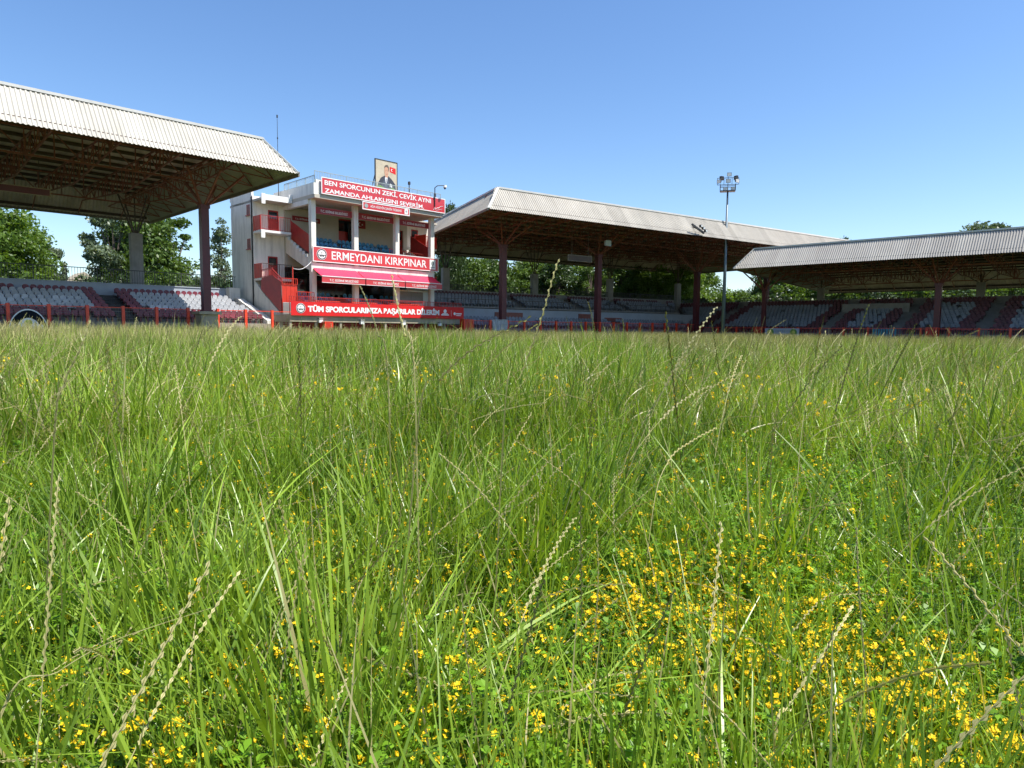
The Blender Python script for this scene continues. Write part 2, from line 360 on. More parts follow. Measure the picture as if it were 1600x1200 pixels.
# seats ---------------------------------------------------------------
def seat_mesh(name, m):
    b = MB(); w = .21; n = 6
    pan = [(-w, -.20, .40), (w, -.20, .40), (w, .16, .375), (-w, .16, .375)]
    b.poly(pan, (0, 0, .035))
    back = [(-w, .17, .38), (w, .17, .38), (w*1.02, .21, .62)] + [(w * math.cos(math.pi*i/n), .235, .66 + .17*math.sin(math.pi*i/n)) for i in range(n+1)] + [(-w*1.02, .21, .62)]
    b.poly(back, (0, .03, 0)); b.box((-.05, -.05, 0), (.05, .12, .375)); b.box((-w, -.2, .40), (-w+.02, .18, .5)); b.box((w-.02, -.2, .40), (w, .18, .5))
    me = bpy.data.meshes.new(name); me.from_pydata(b.v, [], b.f); me.materials.append(m); me.update(); return me
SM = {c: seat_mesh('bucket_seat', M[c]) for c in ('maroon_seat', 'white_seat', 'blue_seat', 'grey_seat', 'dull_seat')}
SEATS = []      # (frame, s, D, z, colour, place)
def seat_rows(fr, s0, s1, D0, rows, tread, rise, z0, aisles, place, mit=None, pitch=.48, toprows=1, lowrows=1, edge=2, missing=.022):
    for k in range(rows):
        D = D0 + k*tread; a, c = mit(D) if mit else (s0, s1); s = a + .3
        while s < c - .3:
            da = min([abs(s - x) for x in aisles] + [99]); hit = da < .75
            if not hit and random.random() > missing:
                red = k >= rows - toprows or k < lowrows or da < .75 + edge * pitch
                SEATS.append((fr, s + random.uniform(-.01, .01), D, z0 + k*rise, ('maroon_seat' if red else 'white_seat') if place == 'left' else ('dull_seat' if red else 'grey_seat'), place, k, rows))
            s += pitch

def hang_lamp(fr, p, label, m='white', sz=.5):
    t = thing('floodlight', fr, p, label, 'floodlight'); x, y, z = p
    b = MB(); b.box((x - sz/2, y - .12, z - sz*.7), (x + sz/2, y + .12, z)); b.box((x - sz*.56, y - .16, z - sz*.75), (x + sz*.56, y - .12, z + .04)); b.build('housing', M[m], t)
    b = MB(); b.beam((x, y, z), (x, y, z + .9), .05); b.build('bracket', M['steel_dark'], t)
# ---- left stand
t = thing('grandstand', FL, (8, 52, 0), 'covered grandstand at the left with bright cream ribbed fascia and open maroon trusses', 'grandstand')
GL = t
roof(t, 'clad_warm', -18, 23.0, 43.95, 75.3, 11.5, 13.8, 1.75, Dc=52.5, Drc=66.5, pitch=.23)
for s in (19.75, 5.2, -9.4): column(t, s, 52.5, 2.1, 10.0, .56, 13.8, M['steel_col'])
for s in (19.1, 4.6, -10): column(t, s, 66.6, 0, 9.15, .95, 13.8, None, rear=True)
terrace(t, -20, 26.9, 57.0, 8, .82, .285, 1.28, 64.0, 4.45, zfront=1.25)
for o_ in t.children:
    if o_.name.startswith('front_wall'): o_.data.materials[0] = M['conc_warm']
b = MB(); b.poly([(26.3, 56.4, 0), (26.3, 64.0, 0), (26.3, 64.0, 3.6), (26.3, 62.5, 3.6), (26.3, 56.4, 1.55)], (.6, 0, 0)); b.box((25.9, 63.2, 3.4), (26.9, 64, 4.6)); b.build('end_wall', M['plaster'], t)
b = MB(); b.box((15.0, 57.2, 1.3), (16.4, 57.9, 1.5))
for k in range(16): b.box((15.0, 57 + k*.41 - .45, 1.2 + k*.1425), (16.4, 57 + (k+1)*.41 - .45, 1.32 + k*.1425))
b.build('aisle_stairs', M['black'], t)
ML = lambda D: (-14, 25.4 + (62.6 - D) * .22)
seat_rows(FL, 0, 0, 57.15, 8, .82, .285, 1.28, (15.7, 2.2), 'left', ML, lowrows=2)
# ---- middle stand
t = thing('grandstand', FM, (45, 60, 0), 'long covered grandstand behind the floodlight mast with beige weathered fascia', 'grandstand'); GM = t
MITM = lambda D: (37.0, 70.3 + .824 * (D - 60))
roof(t, 'clad_mid', 32.2, 98.0, 50.7, 85.6, 11.5, 13.8, 1.75, skew=.21, Dc=61.5, Drc=74.2, pitch=.24)
for s, zt in ((41.0, 10.1), (54.8, 10.0), (72.6, 8.9), (88, 9)): column(t, s, 61.6, .9, zt, .62, 13.8, M['steel_col'], base=False)
for s in (40.8, 54.5, 68.3, 82.9): column(t, s, 74.2, 0, 8.45, .9, 13.8, None, rear=True)
terrace(t, 0, 0, 69.2, 5, .82, .31, 3.5, 74.0, 5.7, miter=MITM, railh=.7, wall_m='conc')
b = MB()
for k in range(3):
    a = [(37, 62.3 + .82*k, 0), (MITM(62.3)[1], 62.3 + .82*k, 0), (MITM(66.6)[1], 66.6, 0), (37, 66.6, 0)]
    b.poly(a, (0, 0, 1.0 + .3*k))
b.build('terrace', M['conc_step'], t)
b = MB(); b.box((37, 66.6, 0), (78.0, 66.8, 3.3)); b.build('tier_wall', M['paleblue'], t)
b = MB(); b.box((37, 61.9, 0), (71.9, 62.1, 1.1)); b.build('front_wall', M['conc'], t)
b = MB(); b.box((37, 68.3, 3.45), (77, 68.75, 3.62)); b.build('tier_beam', M['conc'], t)
for x0, x1, z0, z1 in ((43.2, 47.2, 2.2, 2.95), (56, 58, 1.9, 3.0), (60.5, 63.5, 1.9, 2.6)):
    b = MB(); b.box((x0, 66.5, z0), (x1, 66.597, z1)); b.build('opening', M['steel'], t)
b = MB()
for k in range(40):
    x = 38 + k * 1.0; b.beam((x, 68.4, 3.6), (x, 68.4, 4.45), .04)
b.beam((37, 68.4, 4.45), (77, 68.4, 4.45), .05); b.build('railing', M['steel_dark'], t)
am = (48.9, 58.2, 67.0, 77.5)
seat_rows(FM, 0, 0, 69.3, 5, .82, .31, 3.5, am, 'middle', MITM, lowrows=0, edge=0)
seat_rows(FM, 0, 0, 62.75, 3, .82, .3, 1.0, (47, 60), 'middle lower', lambda D: (37.5, MITM(D)[1]), toprows=0, lowrows=0, edge=0)
# ---- right stand
t = thing('grandstand', FR, (-20, 84, 0), 'low dark grandstand at the right edge with grey ribbed fascia', 'grandstand'); GR = t
MITR = lambda D: (-45.5 - .824 * (D - 82), 22)
roof(t, 'clad_grey', -38.2, 22, 76.4, 107, 8.4, 10.75, 1.75, zrt=9.0, zre=6.9, Dc=84.5, Drc=98, pitch=.22)
for s in (-37.6, -18.4, .8): column(t, s, 84, .9, 6.3, .46 if s < -30 else .58, 10.4, M['steel_col'], base=False)
for s in (-35.6, -17, 1): column(t, s, 97.6, 0, 7.1, .85, 9.6, None, rear=True)
terrace(t, 0, 0, 85.0, 12, .98, .335, .85, 97.4, 5.35, miter=MITR, railh=.5, zfront=.85, wall_m='conc')
ar = (-46, -30.6, -22.9, -14.6, -6.5, 2, 10)
seat_rows(FR, 0, 0, 85.15, 12, .98, .335, .85, ar, 'right', MITR, toprows=2, lowrows=1, edge=3)
b = MB(); b.box((-31, 92.4, 3.1), (-23.2, 92.6, 4.6)); b.build('block_wall', M['conc'], t)
hang_lamp(FM, (51.0, 55.9, 10.75), 'pale green box floodlight hanging under the middle stand roof', 'paleblue', .75)

# ---- seats: the hundred largest of each stand one by one, the rest as one part
def seat_part(S, parent, name='seat', label=None):
    fr, s, D, z, c = S[:5]; o = bpy.data.objects.new(name, SM[c]); COL.objects.link(o); o.parent = parent; q = ORG[parent.name]
    o.location = (s - q.x, D - q.y, z - q.z); o.rotation_euler = (0, 0, random.uniform(-.02, .02)); ORG[o.name] = q
    if label: o['label'] = label
def seatpx(S): p = S[0].w(S[1:4]); return 800 + FPX * p.x / p.y, p.length
def merged(lst, name, parent, label):
    VS, FS, MI = [], [], []; nv = 0; q = ORG[parent.name]; cols = sorted({S[4] for S in lst})
    for S in lst:
        me = SM[S[4]]
        for v in me.vertices: VS.append((v.co.x + S[1] - q.x, v.co.y + S[2] - q.y, v.co.z + S[3] - q.z))
        for p in me.polygons: FS.append(tuple(nv + i for i in p.vertices)); MI.append(cols.index(S[4]))
        nv += len(me.vertices)
    me = bpy.data.meshes.new(name); me.from_pydata(VS, [], FS); [me.materials.append(M[c]) for c in cols]; me.polygons.foreach_set('material_index', MI)
    o = bpy.data.objects.new(name, me); COL.objects.link(o); o.parent = parent; o['label'] = label; o['kind'] = 'stuff'
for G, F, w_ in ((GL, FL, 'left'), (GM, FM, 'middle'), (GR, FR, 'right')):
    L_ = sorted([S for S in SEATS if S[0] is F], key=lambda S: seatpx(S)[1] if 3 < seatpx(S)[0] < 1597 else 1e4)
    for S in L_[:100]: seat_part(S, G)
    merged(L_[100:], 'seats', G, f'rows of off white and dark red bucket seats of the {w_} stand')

# ------------------------------------------------------------------ lettering
def text_part(s, name, parent, x0, z0, w_, h_, y, m, bold=.0, th=.006, space=1.0):
    cu = bpy.data.curves.new('tmp_text', 'FONT'); cu.body = s; cu.size = 1; cu.offset = bold; cu.extrude = .001; cu.space_character = space
    cu.space_line = 1.12
    ob = bpy.data.objects.new('tmp_text', cu); COL.objects.link(ob)
    dg = bpy.context.evaluated_depsgraph_get(); me = bpy.data.meshes.new_from_object(ob.evaluated_get(dg)); bpy.data.objects.remove(ob); bpy.data.curves.remove(cu)
    a = np.zeros(len(me.vertices) * 3); me.vertices.foreach_get('co', a); a = a.reshape(-1, 3)
    lo = a.min(0); hi = a.max(0); sx = w_ / (hi[0] - lo[0]); sz = h_ / (hi[1] - lo[1]); o3 = ORG[parent.name]
    out = np.zeros_like(a); out[:, 0] = x0 + (a[:, 0] - lo[0]) * sx - o3[0]; out[:, 2] = z0 + (a[:, 1] - lo[1]) * sz - o3[2]
    out[:, 1] = y - o3[1] - (a[:, 2] - lo[2]) / max(hi[2] - lo[2], 1e-6) * th
    me.vertices.foreach_set('co', out.reshape(-1)); me.materials.clear(); me.materials.append(m); me.name = name
    o = bpy.data.objects.new(name, me); COL.objects.link(o); o.parent = parent; ORG[o.name] = o3; return o
def board(fr, x0, x1, z0, z1, D, name, label, m, border=.05, th=.08, cat='sign', bm='white', group=None, bw=.06):
    t = thing(name, fr, ((x0+x1)/2, D, z0), label, cat, group)
    b = MB(); b.box((x0, D, z0), (x1, D + th, z1)); b.build('panel', M[m], t)
    if border:
        b = MB(); e = .012
        b.box((x0 - e, D - e, z0 - e), (x1 + e, D + th*.5, z0 + bw)); b.box((x0 - e, D - e, z1 - bw), (x1 + e, D + th*.5, z1 + e))
        b.box((x0 - e, D - e, z0 + bw), (x0 + bw, D + th*.5, z1 - bw)); b.box((x1 - bw, D - e, z0 + bw), (x1 + e, D + th*.5, z1 - bw)); b.build('border', M[bm], t)
    return t
def emblem(t, x, z, r, D):
    b = MB(); b.disc((x, D - .002, z), r, .01); b.build('emblem', M['white'], t)
    b = MB(); n = 28
    for i in range(n):
        a0 = 2*math.pi*i/n; a1 = 2*math.pi*(i+1)/n; q = lambda a, k: (x + r*k*math.cos(a), D - .014, z + r*k*math.sin(a))
        b.poly([q(a0,.93), q(a1,.93), q(a1,.76), q(a0,.76)], (0, -.004, 0))
    b.box((x - r*.76, D - .018, z - r*.22), (x + r*.76, D - .014, z - r*.1))                  # bridge line
    for k in (-1, 0, 1): b.disc((x + k*r*.3, D - .014, z - r*.3), r*.11, .004, 12, rz=r*.18)
    b.disc((x, D - .014, z + r*.33), r*.09, .004, 10); b.box((x - r*.03, D - .018, z - r*.1), (x + r*.03, D - .014, z + r*.3))
    b.build('emblem', M['black'], t)

# ------------------------------------------------------------------ pavilion
P = thing('stadium_pavilion', FL, (37, 58, 0), 'white three storey spectators pavilion with red stairs and open balconies between the stands', 'pavilion')
SL_, SR_ = 30.35, 44.35; F_, B_ = 56.0, 60.8; RL, RR, RB = 27.3, 47.4, 65.8
b = MB(); b.box((RL, 61.0, 0), (RL + .25, RB, 12.9)); b.box((RR - .25, 61.0, 0), (RR, RB, 12.9)); b.box((RL + .25, RB - .25, 0), (RR - .25, RB, 12.9)); b.build('tower_wall', M['plaster'], P)
# front wall of the rear block with door openings
def wall_holes(name, x0, x1, y0, y1, z0, z1, holes, m):
    b = MB(); xs = sorted({x0, x1, *[h[0] for h in holes], *[h[1] for h in holes]})
    for a, c in zip(xs[:-1], xs[1:]):
        hh = sorted([(h[2], h[3]) for h in holes if h[0] <= a + 1e-6 and h[1] >= c - 1e-6]); z = z0
        for p, q in hh: 
            if p > z: b.box((a, y0, z), (c, y1, p))
            z = q
        if z < z1: b.box((a, y0, z), (c, y1, z1))
    return b.build(name, M[m], P)
doors = [(28.75, 29.75, 9.75, 11.8), (28.65, 29.6, 5.45, 7.55), (45.1, 46.0, 9.75, 11.8)]
wall_holes('rear_block_wall', RL, 30.3, 61.002, 61.25, 0, 12.9, doors[:2], 'plaster'); wall_holes('rear_block_wall', 44.4, RR, 61.002, 61.25, 0, 12.9, doors[2:], 'plaster')
din = [(36.0, 37.5, 8.7, 11.9), (43.0, 43.9, 8.9, 11.5)]
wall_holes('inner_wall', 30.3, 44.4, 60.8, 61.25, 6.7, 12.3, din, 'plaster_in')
for (x0, x1, z0, z1) in doors + din:
    b = MB(); b.box((x0, 61.05, z0), (x1, 61.11, z1)); b.box((x0, 60.98, z0), (x0 + .08, 61.06, z1)); b.box((x1 - .08, 60.98, z0), (x1, 61.06, z1)); b.box((x0+.08, 60.98, z1 - .08), (x1-.08, 61.06, z1))
    d = b.build('door', M['red_dark'], P)
    b = MB(); b.box((x0 + .12, 61.02, z0 + (z1 - z0)*.62), (x1 - .12, 61.049, z1 - .14)); h = b.build('pane', M['glass'], d)
    b = MB(); b.box((x1 - .22, 60.98, z0 + 1.0), (x1 - .12, 61.04, z0 + 1.04)); b.build('handle', M['pole'], d)
b = MB(); b.box((37.0, 60.7, 8.6), (37.5, 60.79, 11.7)); b.build('dark_panel', M['glass'], P)
for z0, z1 in ((11.25, 12.2), (8.15, 9.1)):
    b = MB(); b.box((RL - .03, 61.6, z0), (RL + .02, 62.25, z0 + .06)); b.box((RL - .03, 61.6, z1 - .06), (RL + .02, 62.25, z1)); b.box((RL - .03, 61.6, z0 + .06), (RL + .02, 61.66, z1 - .06)); b.box((RL - .03, 62.19, z0 + .06), (RL + .02, 62.25, z1 - .06)); b.box((RL - .14, 61.5, z0 - .07), (RL, 62.35, z0 - .002))
    wdw = b.build('window', M['red_dark'], P); b = MB(); b.box((RL - .014, 61.66, z0 + .06), (RL - .004, 62.19, z1 - .06)); b.build('pane', M['steel'], wdw)
b = MB(); b.tube((RL - .06, 61.15, .3), (RL - .06, 61.15, 12.8), .05); b.build('drainpipe', M['black'], P)
# roof slab, edge beams, parapet
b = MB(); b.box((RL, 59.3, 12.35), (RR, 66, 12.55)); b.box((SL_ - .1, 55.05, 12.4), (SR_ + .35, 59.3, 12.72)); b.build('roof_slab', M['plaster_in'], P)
b = MB()
b.box((SL_ - .12, 55.15, 12.722), (SL_ + .1, 60.9, 13.7)); b.box((SL_ - .1, 56.3, 11.98), (SL_ + .3, 60.99, 12.398)); b.box((SL_ + .1, 55.15, 12.722), (SR_ + .3, 55.32, 14.0)); b.box((SR_ + .1, 55.33, 12.722), (SR_ + .3, 66, 13.6))
b.box((RL, 61.2, 12.902), (RL + .2, 66, 13.5)); b.box((RL + .2, 65.8, 12.902), (RR, 66, 13.5))
b.build('parapet', M['plaster'], P)
b = MB(); b.box((RL, 59.15, 12.35), (30.2, 59.29, 12.85)); b.box((RL, 59.12, 12.0), (RL + .35, 59.148, 12.9)); b.box((29.9, 59.1, 12.4), (30.22, 59.148, 13.1)); b.build('eave_beam', M['white'], P)
b = MB(); b.box((31.0, 62, 12.56), (33.2, 64.5, 14.1)); b.build('roof_hut', M['plaster'], P)
b = MB()
def rail_run(b, p, q, h, step=.16, r=.012, lean=None):
    p = Vector(p); q = Vector(q); n = max(2, int((q - p).length / step)); up = Vector((0, 0, h))
    b.beam(p + up, q + up, .05); b.beam(p + up*.08, q + up*.08, .03)
    for i in range(n + 1):
        c = p.lerp(q, i / n); wdt = .05 if i % 10 == 0 or i == n else r*2; b.beam(c, c + up, wdt)
rail_run(b, (SL_, 55.2, 13.7), (SL_, 60.9, 13.7), .65); rail_run(b, (SL_, 55.2, 14.0), (SR_ + .2, 55.2, 14.0), .75); rail_run(b, (RL + .1, 61.2, 13.5), (RL + .1, 65.9, 13.5), .8)
b.build('roof_railing', M['grey_txt'], P)
# columns
for i, s in enumerate((30.4, 34.8, 39.5, 43.9)):
    b = MB(); b.box((s, F_, 2.05), (s + .46, F_ + .46, 12.398)); b.build('column', M['plaster'], P)
# upper tier (floor two)
b = MB(); b.box((SL_, F_ - .02, 5.95), (SR_, F_ + .3, 6.8)); b.build('fascia_beam', M['plaster'], P)
b = MB()
tier = lambda D: 7.1 + .52 * max(0, int((D - 56.7) / .92) + 1) if D > 56.7 else 7.1
prof = [(56.301, 6.2), (56.301, 7.1), (56.7, 7.1)]
for k in range(4):
    D0 = 56.7 + .92*k; prof += [(D0, 7.1 + .5*(k+1) - .35), (min(60.79, D0 + .92), 7.1 + .5*(k+1) - .35)]
prof += [(60.79, 9.0), (60.79, 8.0)]
b.poly([(SL_ + .3, d, z) for d, z in prof], (SR_ - SL_ - .6, 0, 0)); b.build('upper_terrace', M['conc_step'], P)
# side raker walls with stepped tops
for sx in (SL_, SR_ - .28):
    b = MB(); pts = [(56.48, 6.15), (56.48, 7.1)]
    n = 8
    for k in range(n): D0 = 56.48 + (60.98 - 56.48)*k/n; pts += [(D0, 7.35 + k*.3), (D0 + (60.98 - 56.48)/n, 7.35 + k*.3)]
    pts += [(60.98, 8.05)]
    b.poly([(sx, d, z) for d, z in pts], (.26, 0, 0)); b.build('raker_wall', M['plaster'], P)
    b = MB(); b.poly([(sx + .1, 56.2, 7.5), (sx + .1, 56.2, 9.15), (sx + .1, 59.9, 10.9), (sx + .1, 59.9, 9.2)], (.04, 0, 0)); b.build('stair_panel', M['red_dark'], P)
# balconies of the rear block
for x0, x1 in ((RL, 30.2), (44.45, RR)):
    for z, zl in ((9.72, 0), (5.42, 1)):
        b = MB(); b.box((x0, 59.4, z - .2), (x1, 61.0, z)); sl_ = b.build('balcony_slab', M['white' if z > 9 else 'plaster'], P)
        b = MB(); rail_run(b, (x0, 59.45, z), (x1, 59.45, z), 1.3, .17); b.build('balcony_railing', M['steel_dark' if z < 9 else 'red_dark'], P)
        b = MB(); xs = x0 if x0 < 30 else x1 - .05
        for k in range(8): b.box((xs + (.0 if k % 2 else .02), 59.45 + k*.19, z - .05), (xs + (.05 if k % 2 else .07), 59.45 + (k+1)*.19, z + 1.32))
        b.build('balcony_panel', M['orange_rib'], P)
b = MB(); b.box((RL - .01, 59.3, 9.0), (RL + .35, 59.398, 9.72)); b.build('bracket', M['white'], P)
# lower stair along the left side
b = MB(); b.poly([(RL + .06, 59.4, 5.2), (RL + .06, 59.4, 4.2), (RL + .06, 55.5, 2.1), (RL + .06, 55.5, 3.1)], (1.4, 0, 0))
b.build('stair_flight', M['conc_step'], P)
b = MB(); b.poly([(RL, 59.6, 5.42), (RL, 59.6, 4.35), (RL, 55.7, 2.2), (RL, 55.7, 4.9), (RL, 57.3, 5.5)], (.05, 0, 0)); b.build('stair_panel', M['red_dark'], P)
b = MB()
for k in range(7): b.box((RL + .02 + k*.2, 55.56 + (.02 if k % 2 else 0), 2.2), (RL + .02 + (k+1)*.2, 55.6 + (.02 if k % 2 else 0), 4.7))
rail_run(b, (RL, 55.5, 4.7), (RL + 1.4, 55.5, 4.7), .5); rail_run(b, (RL + 1.4, 55.5, 3.3), (30.3, 55.5, 3.3), .8); b.beam((RL + 1.0, 55.5, 4.7), (RL + 1.0, 55.5, 6.2), .07); b.build('stair_gate', M['orange_rib'], P)
b = MB(); rail_run(b, (RL + .02, 57.3, 5.5), (RL + .02, 55.6, 4.6), .55); rail_run(b, (RL + .02, 59.5, 5.42), (RL + .02, 57.3, 5.5), .7); b.build('stair_railing', M['red_dark'], P)
b = MB(); b.poly([(RL + .02, 56.0, 0), (RL + .02, 61.0, 0), (RL + .02, 61.0, 5.2), (RL + .02, 59.5, 4.2), (RL + .02, 56.0, 2.2)], (.2, 0, 0)); b.build('side_wall', M['plaster'], P)
# ground level platform
b = MB(); b.box((26.95, 53.5, 1.45), (46.1, 56.9, 2.05)); b.build('platform', M['conc_warm'], P)
b = MB(); 
for k in range(5): b.box((SL_ + .2, 56.9 + k*.8, 1.8), (SR_, 56.9 + (k+1)*.8, 2.3 + .4*k))
b.build('lower_terrace', M['conc_step'], P)
b = MB(); b.box((30.3, 60.9, 0), (44.4, 60.99, 6.2)); b.build('lower_back_wall', M['glass'], P)  # back wall made near black, carrying the lower level's shade in its colour
b = MB()
for k in range(9): b.box((26.95 + k*2.39, 53.56, 0), (27.15 + k*2.39, 53.8, 1.448))
b.build('platform_post', M['conc_warm'], P)
b = MB(); b.box((26.95, 56.2, 0), (46.1, 56.4, 1.448)); b.build('undercroft_wall', M['red_dark'], P)
b = MB(); rail_run(b, (27.0, 53.62, 2.05), (46.0, 53.62, 2.05), 1.55, .2, .016); b.build('platform_railing', M['red_dark'], P)
b = MB()
for x0, x1 in ((29.6, 32.1), (33.3, 36.0), (37.5, 41.0)): b.box((x0, 54.05, 3.25), (x1, 54.5, 3.33)); b.beam((x0+.2, 54.3, 2.05), (x0+.2, 54.3, 3.25), .06); b.beam((x1-.2, 54.3, 2.05), (x1-.2, 54.3, 3.25), .06)
b.build('ledge_table', M['red'], P)
b = MB(); rail_run(b, (27.2, 53.8, .0), (46, 53.8, .0), 1.3, .16, .02); b.build('undercroft_grille', M['red_dark'], P)
b = MB(); rail_run(b, (40.5, 58.5, 8.0), (43.8, 57.2, 7.6), 1.1, .17, .015); b.build('inner_railing', M['red'], P)
b = MB(); b.box((41.2, 56.5, 7.1), (43.7, 57.2, 7.75)); b.build('inner_parapet', M['red_dark'], P)
b = MB()
for k in range(9): b.box((44.5, 57.6 + k*.2, 7.9 + (.0 if k % 2 else .01)), (44.53 + (.03 if k % 2 else 0), 57.8 + k*.2, 10.9)) 
b.build('corrugated_screen', M['orange_rib'], P)
b = MB(); cpts = [Vector((30.4, 55.98, 6.9)).lerp(Vector((28.3, 55.5, 6.1)), i/8) - Vector((0, 0, .35*math.sin(math.pi*i/8))) for i in range(9)]
for p_, q_ in zip(cpts[:-1], cpts[1:]): b.tube(p_, q_, .022, .022, 6)
b.build('cable', M['white'], P)
b = MB(); b.box((33.0, 60.7, 9.9), (33.3, 60.79, 10.3)); b.tube((33.15, 60.76, 10.3), (33.15, 60.76, 12.2), .02, .02, 6); b.build('junction_box', M['conc'], P)
# seats of the pavilion
for k in range(4):
    D = 57.05 + .92*k; z = 7.1 + .5*(k+1) - .35
    for bay, (a, c) in enumerate(((31.3, 34.7), (35.6, 39.4), (40.2, 42.2 - .3*k))):
        s = a
        while s < c:
            seat_part((FL, s, D, z + .08, 'blue_seat'), P); s += .47
lower_seats = []
for k in range(3):
    s = 30.9
    while s < 43:
        if min(abs(s - q) for q in (34.8, 39.6)) > .5: lower_seats.append((FL, s, 57.7 + .8*k, 2.72 + .4*k, 'blue_seat'))
        s += .62
merged(lower_seats, 'seats', P, 'blue seats in the dark lower level')
# ---- signs
t = board(FL, 30.85, 44.9, 12.8, 14.25, 54.9, 'sign_board', 'long red two line slogan board along the pavilion roof edge', 'red_sign')
text_part('BEN SPORCUNUN ZEKİ, ÇEVİK AYNI', 'lettering', t, 31.15, 13.5, 11.9, .66, 54.892, M['white'], .018)
text_part('ZAMANDA AHLAKLISINI SEVERİM.', 'lettering', t, 31.15, 12.93, 11.0, .50, 54.892, M['white'], .018)
b = MB(); pts = [(43.35, 13.0), (43.6, 13.25), (43.55, 13.05), (43.8, 13.2), (44.0, 13.32), (43.95, 13.2), (44.3, 13.45), (44.6, 13.5)]
for p, q in zip(pts[:-1], pts[1:]): b.beam((p[0], 54.885, p[1]), (q[0], 54.885, q[1]), .03)
b.beam((43.7, 54.885, 12.98), (44.5, 54.885, 13.2), .02); b.build('signature', M['white'], t)
t = board(FL, 35.0, 40.35, 11.98, 12.7, 54.84, 'sign_board', 'small pale bordered red sign hanging under the middle of the roof slogan', 'red_sign', bw=.07)
text_part('AĞA HÜSEYİN ŞAHİN TRİBÜNÜ', 'lettering', t, 35.85, 12.18, 3.55, .34, 54.832, M['white'], .004)
b = MB(); b.disc((35.4, 54.83, 12.34), .2, .008); b.build('emblem', M['grey_txt'], t)
b = MB(); b.box((39.75, 54.825, 12.1), (40.15, 54.836, 12.6)); b.build('emblem', M['white'], t)
b = MB(); b.disc((39.95, 54.822, 12.38), .11, .004, 14); b.build('emblem', M['grey_txt'], t)
t = board(FL, 30.42, 44.75, 6.9, 8.25, 55.82, 'sign_board', 'wide red name board with large white capitals across the pavilion middle', 'red_sign', th=.1)
text_part('ERMEYDANI KIRKPINAR', 'lettering', t, 32.3, 7.2, 10.9, .74, 55.812, M['white'], .012)
emblem(t, 31.3, 7.58, .5, 55.81)
b = MB(); b.box((43.6, 55.8, 7.08), (44.35, 55.815, 8.08)); b.build('emblem', M['white'], t)
b = MB(); b.disc((43.97, 55.798, 7.68), .2, .004, 12); b.disc((43.97, 55.798, 7.82), .12, .004, 8); b.box((43.7, 55.794, 7.25), (44.25, 55.798, 7.34)); b.build('emblem', M['grey_txt'], t)
for i, (x0, x1, w3) in enumerate(((31.0, 34.75, 'leftmost'), (35.35, 39.45, 'middle'), (40.1, 43.85, 'rightmost'))):
    t = board(FL, x0, x1, 11.28, 11.84, 56.32, 'hanging_banner', f'{w3} of the three dark red municipal banners hung between the upper columns', 'sign_dark', bw=.02, bm='red_sign', th=.03, group='dark red banners between the upper columns')
    text_part('T.C. EDİRNE BELEDİYESİ', 'lettering', t, x0 + .5, 11.42, x1 - x0 - .95, .29, 56.306, M['white'], .01)
t = board(FL, 31.0, 33.9, 11.1, 11.55, 60.7, 'hanging_banner', 'small dark red banner on the inner wall left of the first column', 'sign_dark', border=0, th=.03)
text_part('T.C. EDİRNE BELEDİYESİ', 'lettering', t, 31.3, 11.22, 2.4, .2, 60.695, M['white'], .01)
# flag
t = thing('flag', FL, (38.55, 60.74, 11.2), 'small dark red flag with a white crescent and star on the inner balcony wall', 'flag')
b = MB(); b.box((38.0, 60.74, 11.15), (39.1, 60.76, 11.95)); b.build('cloth', M['sign_dark'], t)
b = MB(); b.disc((38.42, 60.738, 11.55), .2, .004, 20); b.build('crescent', M['white'], t); b = MB(); b.disc((38.47, 60.733, 11.55), .16, .004, 20); b.build('crescent_inner', M['sign_dark'], t)
b = MB(); b.disc((38.72, 60.738, 11.55), .09, .004, 5); b.build('star', M['white'], t)
# awnings
for i, (x0, x1, w3) in enumerate(((30.5, 34.95, 'leftmost'), (35.05, 39.45, 'middle'), (39.55, 44.1, 'rightmost'))):
    t = thing('awning', FL, ((x0+x1)/2, 55.95, 5), f'{w3} of three crimson shop awnings under the pavilion name board', 'awning', 'crimson awnings on the pavilion')
    b = MB(); n = 7; pr = [(55.94 - 1.5*k/n, 6.3 - .78*k/n - .05*math.sin(math.pi*k/n)) for k in range(n+1)]
    b.poly([(x0, d, z) for d, z in pr] + [(x0, d, z + .03) for d, z in pr[::-1]], (x1 - x0, 0, 0)); b.build('canopy', M['awning'], t)
    b = MB(); b.box((x0, 54.40, 4.98), (x1, 54.42, 5.5)); v = b.build('valance', M['red_sign'], t)
    b = MB(); b.box((x0, 54.37, 5.5), (x1, 54.47, 5.57)); b.box((x0, 54.385, 4.95), (x1, 54.435, 4.99)); b.build('bar', M['white'], t)
    b = MB(); b.beam((x0 + .3, 55.9, 5.7), (x0 + .3, 54.45, 5.5), .05); b.beam((x1 - .3, 55.9, 5.7), (x1 - .3, 54.45, 5.5), .05); b.build('arm', M['white'], t)
    tx = text_part('T.C. EDİRNE BELEDİYESİ', 'lettering', t, x0 + .75, 5.1, x1 - x0 - 1.5, .26, 54.395, M['white'], .012)
